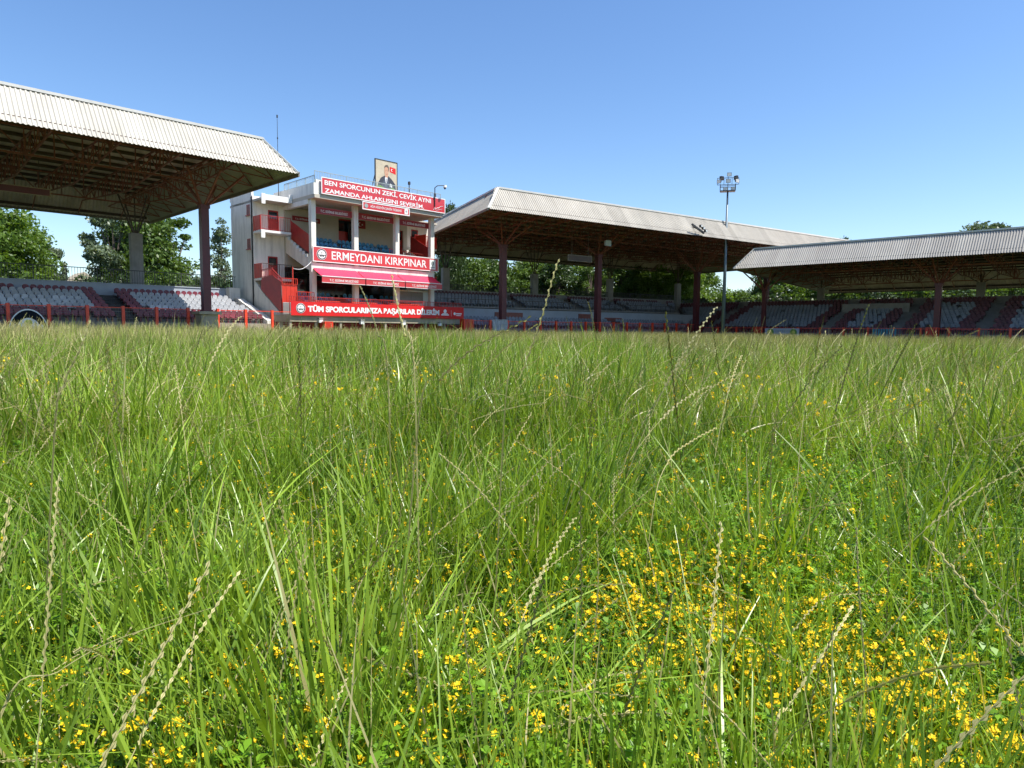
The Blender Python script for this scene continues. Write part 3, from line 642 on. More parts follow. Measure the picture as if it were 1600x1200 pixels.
# big banner
t = board(FL, 26.97, 46.1, 1.98, 3.17, 53.3, 'banner', 'long bright red banner with heavy white capitals along the pavilion platform', 'red_banner', border=0, th=.05, cat='banner')
text_part('TÜM SPORCULARIMIZA BAŞARILAR DİLERİM', 'lettering', t, 28.5, 2.18, 14.35, .80, 53.292, M['white'], .05)
emblem(t, 27.85, 2.6, .42, 53.29)
b = MB(); b.disc((43.6, 53.285, 2.72), .2, .005, 12); b.box((43.1, 53.28, 2.3), (44.1, 53.285, 2.42)); b.box((43.25, 53.28, 2.45), (43.95, 53.285, 2.52)); b.box((44.4, 53.28, 2.25), (44.42, 53.285, 2.85))
b.disc((44.85, 53.285, 2.5), .15, .005, 10); b.box((45.05, 53.28, 2.45), (45.8, 53.285, 2.56)); b.box((45.05, 53.28, 2.3), (45.7, 53.285, 2.36)); b.build('logo', M['white'], t)
for i, (x, z) in enumerate(((29.7, 1.66), (33.88, 1.58), (38.5, 1.56), (43.0, 1.5))):
    t = thing('wall_lamp', FL, (x, 53.3, z), f'small white box lamp under the red banner, {("first","second","third","last")[i]} from the left', 'lamp', 'white box lamps under the red banner')
    b = MB(); b.box((x - .17, 53.22, z - .26), (x + .17, 53.5, z)); b.build('housing', M['white'], t)
    b = MB(); b.box((x - .19, 53.2, z), (x + .19, 53.5, z + .16)); b.build('cap', M['conc'], t)
# wall unit in the lower right bay
t = thing('display_board', FL, (41.5, 57.2, 3), 'white framed pale board hanging in the lower right bay of the pavilion', 'board')
b = MB(); b.box((40.6, 57.2, 3.6), (43.8, 57.26, 4.75)); b.build('panel', M['conc'], t)
b = MB(); b.box((40.5, 57.15, 3.5), (40.62, 57.3, 5.0)); b.box((40.62, 57.15, 4.75), (43.8, 57.3, 4.9)); b.build('frame', M['white'], t)
# portrait on the roof
t = thing('portrait_billboard', FL, (39.2, 57, 12.72), 'large upright picture of a man in a dark suit standing on the pavilion roof', 'billboard')
X0, X1, Z0, Z1 = 37.9, 40.4, 14.3, 17.42; Y = 57.0
b = MB(); b.box((X0, Y, Z0), (X1, Y + .1, Z1)); b.build('canvas', M['beige'], t)
b = MB(); b.box((X0 - .06, Y - .03, Z0 - .06), (X0, Y + .13, Z1 + .06)); b.box((X1, Y - .03, Z0 - .06), (X1 + .06, Y + .13, Z1 + .06)); b.box((X0, Y - .03, Z1), (X1, Y + .13, Z1 + .06)); b.box((X0, Y - .03, Z0 - .06), (X1, Y + .13, Z0)); b.build('frame', M['rail'], t)
b = MB()
for x in (X0 + .1, X1 - .1): b.beam((x, Y + .15, 12.7), (x, Y + .15, Z1), .07); b.beam((x, Y + .15, 16.3), (x, Y + 1.8, 12.72), .06)
b.build('support', M['rail'], t)
def flat(pts, k, m, name): 
    b = MB(); b.poly([(X0 + (X1 - X0)*p[0], Y - .004*k, Z0 + (Z1 - Z0)*p[1]) for p in pts], (0, -.003, 0)); b.build(name, M[m], t)
flat([(.08,0),(.12,.3),(.24,.46),(.42,.54),(.6,.54),(.76,.45),(.92,.32),(.98,0)], 1, 'suit', 'printed_jacket')
flat([(.32,0),(.36,.38),(.45,.5),(.55,.5),(.6,.36),(.58,0)], 2, 'suit2', 'printed_waistcoat')
flat([(.45,.36),(.43,.49),(.55,.49),(.52,.36),(.485,.3)], 3, 'white', 'printed_shirt'); flat([(.478,.34),(.475,.46),(.505,.46),(.5,.34)], 4, 'suit', 'printed_tie')
flat([(.44,.49),(.42,.58),(.40,.68),(.41,.78),(.47,.84),(.56,.84),(.6,.76),(.59,.64),(.57,.55),(.56,.49)], 4, 'skin', 'printed_face')
flat([(.40,.76),(.41,.84),(.48,.88),(.57,.88),(.62,.8),(.61,.68),(.585,.72),(.58,.79),(.5,.82),(.44,.8)], 5, 'wood', 'printed_hair')
flat([(.45,.70),(.49,.715),(.49,.70)], 5, 'suit', 'printed_eyes'); flat([(.53,.70),(.57,.715),(.57,.70)], 5, 'suit', 'printed_eyes'); flat([(.47,.575),(.54,.585),(.53,.57)], 5, 'wood', 'printed_mouth'); flat([(.505,.69),(.50,.625),(.525,.62),(.515,.69)], 5, 'beige', 'printed_nose')
flat([(.66,.68),(.66,.85),(.8,.83),(.94,.82),(.94,.63),(.8,.66)], 1, 'red_banner', 'printed_flag')
b = MB(); b.disc((X0 + 2.5*.77, Y - .008, Z0 + 3.12*.75), .13, .003, 14); b.build('printed_crescent', M['white'], t); b = MB(); b.disc((X0 + 2.5*.785, Y - .012, Z0 + 3.12*.75), .1, .003, 14); b.build('printed_crescent', M['red_banner'], t)
flat([(0,0),(0,.16),(.2,.22),(.5,.14),(.8,.2),(1,.12),(1,0)], 6, 'tgreen', 'printed_foliage')
flat([(.66,.22),(.66,.32),(.76,.3),(.76,.2)], 3, 'white', 'printed_handkerchief')
# cctv, small post, mast
t = thing('security_camera', FL, (43.5, 54.8, 14.3), 'white dome camera on a bent pole at the right end of the roof slogan', 'security camera')
b = MB(); b.tube((43.5, 54.82, 13.3), (43.5, 54.82, 15.2), .05); b.tube((43.5, 54.82, 15.2), (43.75, 54.7, 15.42), .045); b.tube((43.75, 54.7, 15.42), (44.4, 54.4, 15.5), .04); b.box((43.4, 54.75, 14.3), (43.6, 54.86, 14.6)); b.build('pole', M['rail'], t)
b = MB(); b.tube((44.45, 54.38, 15.52), (44.45, 54.38, 15.3), .16, .18, 14); b.build('housing', M['white'], t, smooth=False); b = MB(); b.tube((44.45, 54.38, 15.3), (44.45, 54.38, 15.12), .15, .06, 14); b.build('dome', M['black'], t)
b = MB(); b.tube((40.73, 55.4, 14.0), (40.73, 55.4, 15.15), .05); b.box((40.65, 55.3, 15.15), (40.82, 55.5, 15.45)); props(b.build('siren', M['rail'], None, FL, (40.73, 55.4, 14.0)), 'short black capped post behind the roof slogan board', 'siren')
t = thing('antenna_mast', FL, (30.8, 63, 12.9), 'thin tall antenna mast rising behind the left stand roof', 'antenna')
b = MB(); b.tube((30.8, 63, 12.56), (30.8, 63, 21.0), .045, .02, 8); b.build('mast', M['rail'], t); b = MB(); b.tube((30.8, 63, 21.0), (30.8, 63, 21.25), .07, .07, 8); b.tube((30.8, 63, 19.0), (30.8, 63, 19.15), .06, .06, 8); b.build('tip', M['rail'], t)
# sign under the left roof
t = board(FL, 5.0, 11.2, 10.1, 10.62, 58, 'hanging_sign', 'dark red panel hanging under the left stand roof', 'steel_col', bw=.04, bm='conc_warm'); b = MB(); b.beam((6, 58.1, 10.6), (6, 58.1, 12.6), .04); b.beam((10.6, 58.1, 10.6), (10.6, 58.1, 12.6), .04); b.build('hanger', M['steel_dark'], t)
t = board(FM, 46.0, 49.4, 8.35, 9.0, 56.6, 'hanging_sign', 'dark framed panel hanging under the middle stand roof', 'steel_dark', bw=.05, bm='trim'); b = MB(); b.beam((46.6, 56.7, 9), (46.6, 56.7, 12.6), .05); b.beam((48.9, 56.7, 9), (48.9, 56.7, 12.6), .05); b.build('hanger', M['steel_dark'], t)
# fascia floodlights of the middle stand
t = thing('fascia_floodlight', FM, (59.8, 50.6, 12), 'black arm with a bunch of floodlights leaning out of the beige fascia', 'floodlight')
b = MB(); b.beam((58.4, 50.5, 12.6), (60.4, 50.5, 11.8), .18); b.beam((59.6, 50.5, 12.1), (59.6, 51.6, 12.6), .08); b.build('arm', M['rail'], t)
for i, (x, z) in enumerate(((59.7, 12.5), (60.1, 12.3), (60.5, 12.05))):
    b = MB(); b.box((x - .13, 50.25, z - .14), (x + .15, 50.5, z + .14)); h = b.build('lamp_housing', M['rail'], t); b = MB(); b.box((x - .1, 50.22, z - .1), (x + .12, 50.248, z + .1)); b.build('lens', M['lens'], h)

# ------------------------------------------------------------------ fences and things along the pitch
def fence(fr, x0, x1, D, h, step, label, m='red', wires='mesh', post=.19, base=.55):
    t = thing('fence', fr, ((x0+x1)/2, D, 0), label, 'fence')
    x = x0; pm = None
    while x <= x1 + .01:
        if pm is None:
            b = MB(); b.box((x - post/2, D - post/2, 0), (x + post/2, D + post/2, h)); b.box((x - post*.55, D - post*.55, h), (x + post*.55, D + post*.55, h + .03)); pm = b.build('post', M[m], t); x00 = x
        else:
            c = pm.copy(); COL.objects.link(c); c.parent = t; c.location = (x - x00, 0, 0)
        x += step
    b = MB(); b.beam((x0, D, h - .08), (x1, D, h - .08), .05); b.beam((x0, D, .3), (x1, D, .3), .04); b.build('rail', M[m], t)
    b = MB(); z = .45
    if wires == 'mesh':
        while z < h - .12: b.beam((x0, D, z), (x1, D, z), .014); z += .17
        x = x0
        while x < x1: b.beam((x, D + .01, .3), (x, D + .01, h - .08), .010); x += .17
    else:
        x = x0
        while x < x1: b.beam((x, D, .3), (x, D, h - .08), .03); x += .22
    b.build('wire_mesh' if wires == 'mesh' else 'balusters', M['trim' if wires == 'mesh' else 'red_dark'], t)
    b = MB(); b.box((x0, D + .1, 0), (x1, D + .3, base)); b.build('kerb_wall', M['conc_warm'], t)
    return t
fence(FL, 1.1, 27.0, 53.3, 2.33, 2.2, 'red post and wire fence in front of the left stand')
fence(FM, 36.2, 70.4, 60.0, 1.9, 2.2, 'red barred fence in front of the middle stand', wires='bars', base=.5)
fence(FR, -45.4, 20, 82.0, 1.5, 2.6, 'low red barred fence in front of the right stand', wires='bars', base=.8)
# orange guard boxes
def guard(fr, x, D, w_, h, label):
    t = thing('column_guard', fr, (x, D, 0), label, 'guard', 'bright red slatted guard boxes along the fence')
    b = MB()
    for dx in (-w_/2, w_/2):
        for dy in (-w_/2, w_/2): b.box((x + dx - .05, D + dy - .05, 0), (x + dx + .05, D + dy + .05, h))
    b.build('frame', M['red'], t); b = MB(); n = 5
    for k in range(n):
        xx = x - w_/2 + .1 + (w_ - .2)*k/(n-1); b.box((xx - .06, D - w_/2 - .03, .1), (xx + .06, D - w_/2, h - .06)); b.box((x - w_/2 - .03, D - w_/2 + .1 + (w_-.2)*k/(n-1) - .06, .1), (x - w_/2, D - w_/2 + .1 + (w_-.2)*k/(n-1) + .06, h - .06))
    b.box((x - w_/2, D - w_/2, h - .06), (x + w_/2, D + w_/2, h)); b.build('slats', M['orange_rib'], t)
guard(FM, 35.1, 59.5, .8, 1.95, 'red slatted guard box at the right end of the long banner')
guard(FR, -36.9, 81.5, 1.0, 1.55, 'red slatted guard box left of the pale pitchside banner')
guard(FR, -18.2, 81.5, .95, 1.56, 'red slatted guard box below the lone column of the right stand')
guard(FL, 30.1, 53.0, .7, 1.5, 'red slatted guard box under the left part of the long banner')
# pitchside banner
t = board(FR, -36.2, -32.0, .2, 1.38, 81.4, 'pitch_banner', 'pale pitchside banner with two round green marks low in the grass', 'paleblue', border=0, th=.05, cat='banner')
for k, x in enumerate((-35.5, -32.7)):
    b = MB(); b.disc((x, 81.395, .9), .42, .006, 20); b.build('roundel', M['tgreen'], t); b = MB(); b.disc((x, 81.386, .9), .2, .006, 16); b.build('roundel', M['yellowgreen'], t)
b = MB()
for k in range(7): b.box((-34.9 + k*.27, 81.388, .95), (-34.72 + k*.27, 81.395, 1.15)); b.box((-34.9 + k*.27, 81.388, .6), (-34.75 + k*.27, 81.395, .75))
b.build('faded_print', M['grey_txt'], t)
# turquoise crate
t = thing('slatted_bench', FR, (-22.7, 81.3, 0), 'turquoise slatted bench half hidden by the grass before the right stand', 'bench')
b = MB()
for k in range(9): b.box((-23.9 + k*.27, 81.2, .15), (-23.72 + k*.27, 81.26, 1.4))
b.build('backrest', M['turq'], t); b = MB(); b.box((-23.9, 80.7, .45), (-21.55, 81.19, .55)); b.build('seat', M['turq'], t); b = MB(); [b.box((x, 80.75, 0), (x + .08, 81.3, .45)) for x in (-23.8, -21.7)]; b.build('leg', M['turq'], t)
# grey sheet hung over the fence
b = MB(); n = 16; rows_ = 6; vs = []; fs = []
for j in range(rows_ + 1):
    for i in range(n + 1):
        x = 38.5 + 2.0*i/n + .05*math.sin(j*1.3 + i*.7) + (.12*(j/rows_) if i in (0,) else 0); z = 1.97 - 1.2*j/rows_ - (.05*math.sin(i*.9)); vs.append((x, 59.9 - .05*math.sin(i*1.7 + j*.3) - .02*j, z))
for j in range(rows_):
    for i in range(n): a = j*(n+1) + i; fs.append((a, a+1, a+n+2, a+n+1))
b.add(vs, fs); b.poly([(38.5, 59.85, 1.95), (40.5, 59.85, 1.95), (40.5, 60.1, 1.99), (38.5, 60.1, 1.99)], (0, 0, .02))
props(b.build('plastic_sheet', M['cloth'], None, FM, (39.5, 60, 1)), 'grey plastic sheet draped over the red fence right of the pavilion', 'sheet')
# dome shaped emblem sign
t = thing('emblem_sign', FL, (8.7, 52.8, 0), 'domed black and white emblem sign standing against the red fence at far left', 'sign')
def arc(rx, rz, cz, D, th, m, name, a0=0, a1=math.pi, rx2=None, rz2=None, n=20):
    b = MB(); cx = 8.68; pts = [(cx + rx*math.cos(a0 + (a1-a0)*i/n), D, cz + rz*math.sin(a0 + (a1-a0)*i/n)) for i in range(n+1)]
    if rx2 is None: b.poly(pts, (0, -th, 0), 0)
    else:
        q = [(cx + rx2*math.cos(a0 + (a1-a0)*i/n), D, cz + rz2*math.sin(a0 + (a1-a0)*i/n)) for i in range(n+1)]
        for i in range(n): b.poly([pts[i], pts[i+1], q[i+1], q[i]], (0, -th, 0))
    return b.build(name, M[m], t)
arc(1.08, 1.55, .45, 52.86, .06, 'white', 'backing'); arc(1.02, 1.47, .45, 52.795, .008, 'matt_black', 'wrestler_arch', rx2=.70, rz2=.98)
b = MB(); b.poly([(7.7, 52.79, .5), (8.05, 52.79, .5), (7.98, 52.79, 1.05), (7.86, 52.79, .9)], (0, -.008, 0)); b.poly([(9.3, 52.79, .5), (9.66, 52.79, .5), (9.5, 52.79, .9), (9.38, 52.79, 1.05)], (0, -.008, 0)); b.build('white_trousers', M['white'], t)
b = MB(); b.disc((8.68, 52.79, 1.12), .2, .008, 18); b.build('rosette', M['yellowgreen'], t); b = MB(); b.disc((8.68, 52.78, 1.12), .1, .006, 12); b.build('rosette', M['tgreen'], t)
b = MB(); [b.box((8.3 + k*.13, 52.78, .72), (8.38 + k*.13, 52.79, .84)) for k in range(6)]; b.build('faded_print', M['grey_txt'], t)
# floodlight mast
mp_ = Vector((25.05, 80.3, 0)); MF = Frame(-14)
q = MF.inv(mp_); mx, my = q.x, q.y
t = thing('floodlight_mast', MF, (mx, my, 0), 'tall slim floodlight mast with a cage of lamps between the middle and right stands', 'floodlight mast')
b = MB(); b.tube((mx, my, 0), (mx, my, 17.25), .25, .10, 14); b.box((mx - .4, my - .4, 0), (mx + .4, my + .4, .15)); b.build('pole', M['pole'], t, smooth=True)
b = MB(); b.box((mx - .85, my - .45, 17.25), (mx + .85, my + .45, 17.35))
for x in (-.85, .85):
    b.beam((mx + x, my - .4, 17.34), (mx + x, my - .4, 18.11), .05); b.beam((mx + x, my + .4, 17.34), (mx + x, my + .4, 18.11), .05)
for y in (-.4, .4): b.beam((mx - .85, my + y, 17.85), (mx + .85, my + y, 17.85), .05)
b.build('platform', M['rail'], t)
b = MB()
for z in (18.07, 18.84):
    b.beam((mx - 1.2, my, z), (mx + 1.2, my, z), .06)
for x in (-1.2, -.45, .45, 1.2): b.beam((mx + x, my, 18.07), (mx + x, my, 18.84), .05)
b.beam((mx, my, 17.34), (mx, my, 18.97), .07); b.build('lamp_frame', M['pole'], t)
for i, (x, y, z, a) in enumerate(((-0.95, -.2, 18.45, -35), (0, -.3, 18.45, 0), (0.95, -.2, 18.45, 35), (.1, .1, 19.27, 8), (-.75, .3, 18.93, 150), (.95, .3, 18.93, 200), (-.3, -.2, 17.55, 5), (.6, -.2, 17.55, -10))):
    s_ = .26; c_, n_ = math.cos(R(a)), math.sin(R(a)); bb = MB()
    pr = [(-s_, -.16, -s_*.85), (s_, -.16, -s_*.85), (s_, -.16, s_*.85), (-s_, -.16, s_*.85)]; bk = [(-s_*.5, .2, -s_*.4), (s_*.5, .2, -s_*.4), (s_*.5, .2, s_*.4), (-s_*.5, .2, s_*.4)]
    T = lambda p: (mx + x + p[0]*c_ - p[1]*n_, my + y + p[0]*n_ + p[1]*c_, z + p[2] + p[1]*.35)
    bb.add([T(p) for p in pr + bk], [(0,1,2,3),(7,6,5,4),(0,4,5,1),(1,5,6,2),(2,6,7,3),(3,7,4,0)]); h = bb.build('floodlight', M['rail'], t)
    bb = MB(); bb.add([T((p[0]*.85, p[1] - .012, p[2]*.85)) for p in pr], [(0,1,2,3)]); bb.build('lens', M['lens'], h)

# ------------------------------------------------------------------ far house
hp = FL.inv(px_far(136, 118)); t = thing('house', FL, (hp.x, hp.y, 0), 'small cream house far behind the railing of the left stand', 'house')
x, y = hp.x, hp.y; b = MB(); b.box((x - 3, y, 0), (x + 3, y + 6, 8)); b.build('wall', M['beige'], t)
b = MB(); b.poly([(x - 3.3, y - .3, 8), (x + 3.3, y - .3, 8), (x, y - .3, 10.2)], (0, 6.6, 0)); b.build('roof', M['conc_warm'], t)
b = MB(); b.box((x - 2, y - .03, 5.4), (x - .9, y, 7)); b.box((x + .6, y - .03, 5.4), (x + 1.7, y, 7)); b.build('window', M['glass'], t)

# ------------------------------------------------------------------ trees
LEAF = [leaf_mat('dark leaves', (.022,.045,.014), (.060,.105,.026), trans=.3, nscale=.25),
        leaf_mat('mid green leaves', (.045,.085,.016), (.11,.18,.035), trans=.35, nscale=.25),
        leaf_mat('bright green leaves', (.06,.12,.018), (.15,.24,.04), trans=.4, nscale=.25),
        leaf_mat('grey green leaves', (.06,.095,.05), (.17,.22,.13), trans=.25, nscale=.25)]
def tri_mesh(name, V, F, tint, m):
    me = bpy.data.meshes.new(name); V = np.asarray(V, np.float32); F = np.asarray(F, np.int32); k = F.shape[1]
    me.vertices.add(len(V)); me.vertices.foreach_set('co', V.reshape(-1)); me.loops.add(F.size); me.loops.foreach_set('vertex_index', F.reshape(-1))
    me.polygons.add(len(F)); me.polygons.foreach_set('loop_start', np.arange(0, F.size, k, dtype=np.int32)); me.polygons.foreach_set('loop_total', np.full(len(F), k, np.int32))
    if tint is not None: a = me.attributes.new('tint', 'FLOAT', 'POINT'); a.data.foreach_set('value', np.asarray(tint, np.float32))
    me.materials.append(m); me.update(calc_edges=True); return me
def crown_pts(h, rad, kind, rng):
    """cluster centres and radii for a crown"""
    C = []
    if kind == 'poplar': n = 46
    elif kind == 'sparse': n = 30
    elif kind == 'bush': n = 40
    else: n = 64
    for i in range(n):
        if kind == 'poplar':
            z = .15 + .85*rng.random(); r = rad*.75*math.sin(min(1, (1.12 - z)*1.6)*math.pi/2)*rng.random()**.5; a = rng.random()*2*math.pi; C.append((r*math.cos(a), r*math.sin(a), h*z, .55 + .5*rng.random()))
        elif kind == 'bush':
            z = .06 + .9*rng.random(); r = rad*math.sqrt(max(.05, 1 - (z*.95)**2))*rng.random()**.5; a = rng.random()*2*math.pi; C.append((r*math.cos(a), r*math.sin(a), h*z, .7 + .7*rng.random()))
        else:
            z = rng.random(); lo = .26 if kind != 'sparse' else .3; zz = lo + (1 - lo)*z
            pr = math.sin(math.pi*(.12 + .84*z))**.6*(1.05 - .35*z); r = rad*pr*(.35 + .65*rng.random()**.5); a = rng.random()*2*math.pi
            C.append((r*math.cos(a), r*math.sin(a), h*zz, (.8 + .9*rng.random())*(rad/4.0)*(.75 if kind == 'sparse' else 1)))
    return C
def tree_meshes(h, rad, kind, lm, seed, leaves=9000, ls=.17):
    rng = np.random.default_rng(seed); C = crown_pts(h, rad, kind, rng); per = leaves // len(C); V = []; T = []
    for (cx, cy, cz, cr) in C:
        n = per; d = rng.normal(size=(n, 3)); d /= np.linalg.norm(d, axis=1)[:, None]
        rr = cr * rng.random(n)**.4; p = d * rr[:, None] * np.array([1.15, 1.15, .75]) + np.array([cx, cy, cz])
        p[:, 2] += -.18*np.abs(d[:, 0]) * rr
        u = rng.normal(size=(n, 3)); u /= np.linalg.norm(u, axis=1)[:, None]; v = np.cross(u, rng.normal(size=(n, 3))); v /= np.linalg.norm(v, axis=1)[:, None]
        s = ls * (.6 + .9*rng.random(n))[:, None]
        q = np.stack([p - u*s, p + v*s*.55, p + u*s, p - v*s*.55], 1); V.append(q.reshape(-1, 3)); base = rng.random()
        T.append(np.repeat(np.clip(base*.6 + .4*rng.random(n), 0, 1), 4))
    V = np.concatenate(V); F = np.arange(len(V)).reshape(-1, 4)
    crown = tri_mesh('crown', V, F, np.concatenate(T), LEAF[lm])
    b = MB(); top = h*(.8 if kind != 'bush' else .3); r0 = .16 + h*.016
    pts = [Vector((.12*math.sin(i*1.3 + seed), .12*math.cos(i*1.7 + seed), top*i/5)) for i in range(6)]; pts[0].x = pts[0].y = 0
    for i in range(5): b.tube(pts[i], pts[i+1], r0*(1 - i*.18), r0*(1 - (i+1)*.18), 8)
    for (cx, cy, cz, cr) in C[::2]:
        k = min(4, max(1, int((cz/h)*4))); a = pts[k]; c = Vector((cx, cy, cz)); mid = a.lerp(c, .5) + Vector((0, 0, .35))
        b.tube(a, mid, r0*.28, r0*.17, 5); b.tube(mid, c, r0*.17, .02, 5)
    tr = bpy.data.meshes.new('trunk'); tr.from_pydata(b.v, [], b.f); tr.materials.append(M['wood']); tr.update()
    return tr, crown
VAR = {'broad': tree_meshes(14, 5.0, 'broad', 2, 1, 13000, .20), 'dark': tree_meshes(13, 4.8, 'broad', 0, 2, 12000, .2), 'mid': tree_meshes(12, 4.4, 'broad', 1, 3, 12000, .2),
       'grey': tree_meshes(13, 4.3, 'sparse', 3, 4, 8500, .17), 'poplar': tree_meshes(15, 2.0, 'poplar', 3, 5, 4200, .17), 'sparse': tree_meshes(12, 3.2, 'sparse', 1, 6, 3000, .16),
       'bush': tree_meshes(5, 3.6, 'bush', 1, 8, 7000, .17), 'darkbush': tree_meshes(6, 3.8, 'bush', 0, 9, 7000, .19), 'limebush': tree_meshes(5.5, 3.8, 'bush', 2, 10, 7500, .18)}
VH = dict(broad=14, dark=13, mid=12, grey=13, poplar=15, sparse=12, bush=5, darkbush=6, limebush=5.5)
def tree(kind, x, dist, h, label, wide=1.0, group=None, rot=None):
    p = px_far(x, dist); o = bpy.data.objects.new('bush' if 'bush' in kind else 'tree', None); COL.objects.link(o); o.location = p
    o.rotation_euler = (0, 0, random.uniform(0, 6.28) if rot is None else rot); k = h / VH[kind]; o.scale = (k*wide, k*wide, k)
    props(o, label, 'bush' if 'bush' in kind else 'tree', group)
    for nm, me in zip(('trunk', 'crown'), VAR[kind]): c = bpy.data.objects.new(nm, me); COL.objects.link(c); c.parent = o
tree('broad', 4, 82, 15.3, 'bright green rounded tree at the left edge beyond the left stand', 1.0)
tree('broad', 40, 86, 14.2, 'bright green leafy tree second from the left edge under the roof line', .75)
tree('grey', 88, 92, 11.5, 'thin grey green tree with flat side branches left of the far house', .6)
tree('grey', 184, 84, 14.8, 'grey green willow like tree right of the sky gap under the left roof', .95)
tree('dark', 196, 90, 14.0, 'dark tree behind the concrete column of the left stand', .85)
tree('mid', 236, 86, 14.2, 'mid green tree just right of the concrete column of the left stand', .9)
tree('sparse', 276, 88, 14.5, 'open branched tree between the concrete column and the maroon column', 1.25)
tree('poplar', 350, 96, 15.8, 'narrow pale tree standing right beside the pavilion tower', .95)
tree('darkbush', 345, 88, 7.2, 'dark low bush between the maroon column and the pavilion tower', .8)
for i, (x, h, k) in enumerate(((15, 6.5, 'bush'), (60, 6, 'darkbush'), (178, 7, 'darkbush'), (218, 6.6, 'darkbush'), (262, 7, 'bush'), (302, 7.2, 'darkbush'))):
    tree(k, x, 79 + (i % 2)*4, h, f'{("low green bush", "low dark bush")[k == "darkbush"]} behind the left stand railing, {("first","second","third","fourth","fifth","sixth")[i]} from the left', .95, 'bushes behind the left stand railing')
row = [(704, 'dark', 13.5, 118), (738, 'mid', 13, 121), (764, 'dark', 13.5, 125), (792, 'bush', 12, 119), (822, 'mid', 13, 122), (850, 'mid', 13, 126), (868, 'dark', 13, 121), (899, 'broad', 14, 127), (922, 'sparse', 13, 119),
       (948, 'dark', 13.5, 124), (972, 'mid', 13.5, 121), (996, 'dark', 13, 127), (1022, 'broad', 13.5, 124), (1046, 'dark', 13.5, 130), (1064, 'broad', 13, 126), (1093, 'mid', 13.2, 132), (1150, 'mid', 8.2, 128), (1176, 'sparse', 14.4, 138),
       (1206, 'mid', 13.5, 134), (1236, 'broad', 11.5, 132), (1262, 'dark', 11, 134), (1290, 'broad', 10, 132)]
KN = dict(dark='dark dense tree', mid='mid green tree', broad='bright green tree', bush='tall leafy bush tree', sparse='thin open tree')
ORD = ['first','second','third','fourth','fifth','sixth','seventh','eighth','ninth','tenth','eleventh','twelfth','thirteenth','fourteenth','fifteenth','sixteenth','seventeenth','eighteenth','nineteenth','twentieth','twenty first','twenty second']
for i, (x, k, h, d) in enumerate(row):
    tree(k, x, d, h, f'{KN[k]} in the row beyond the middle stand, {ORD[i]} from the pavilion', 1.0 if k != 'bush' else .6, 'trees in the row beyond the middle stand')
for i, x in enumerate(range(700, 1600, 43)):
    d = 112 + (i*7 % 5)*2 if x < 1130 else 130; k = ('darkbush', 'bush', 'limebush')[i*2 % 3]
    tree(k, x, d + random.uniform(-2, 2), (6.5 if x < 1100 else 7.6 if x < 1280 else 10.2) + random.uniform(-.6, .8), f'{("dark", "green", "lime green")[i*2 % 3]} bush showing over the far stand wall, {ORD[i % 22]} from the pavilion', 1.05, 'bushes beyond the far stand walls')
tree('grey', 1522, 150, 25.0, 'large tree whose crown tops the right stand roof', 1.05)
tree('dark', 1309, 150, 20.6, 'small dark tree top just above the meeting of the two far roofs', .4)
tree('dark', 702, 108, 19.6, 'dark tree top showing between the pavilion roof and the middle stand roof', .35)
tree('broad', 646, 100, 19.0, 'pale green tree top just above the pavilion roof near the post', .3)
for x in (598, 612): tree('darkbush', x, 96, 20.0, f'dark tree top behind the foot of the roof portrait, {"left" if x < 600 else "right"} one', .32, 'tree tops behind the foot of the portrait')

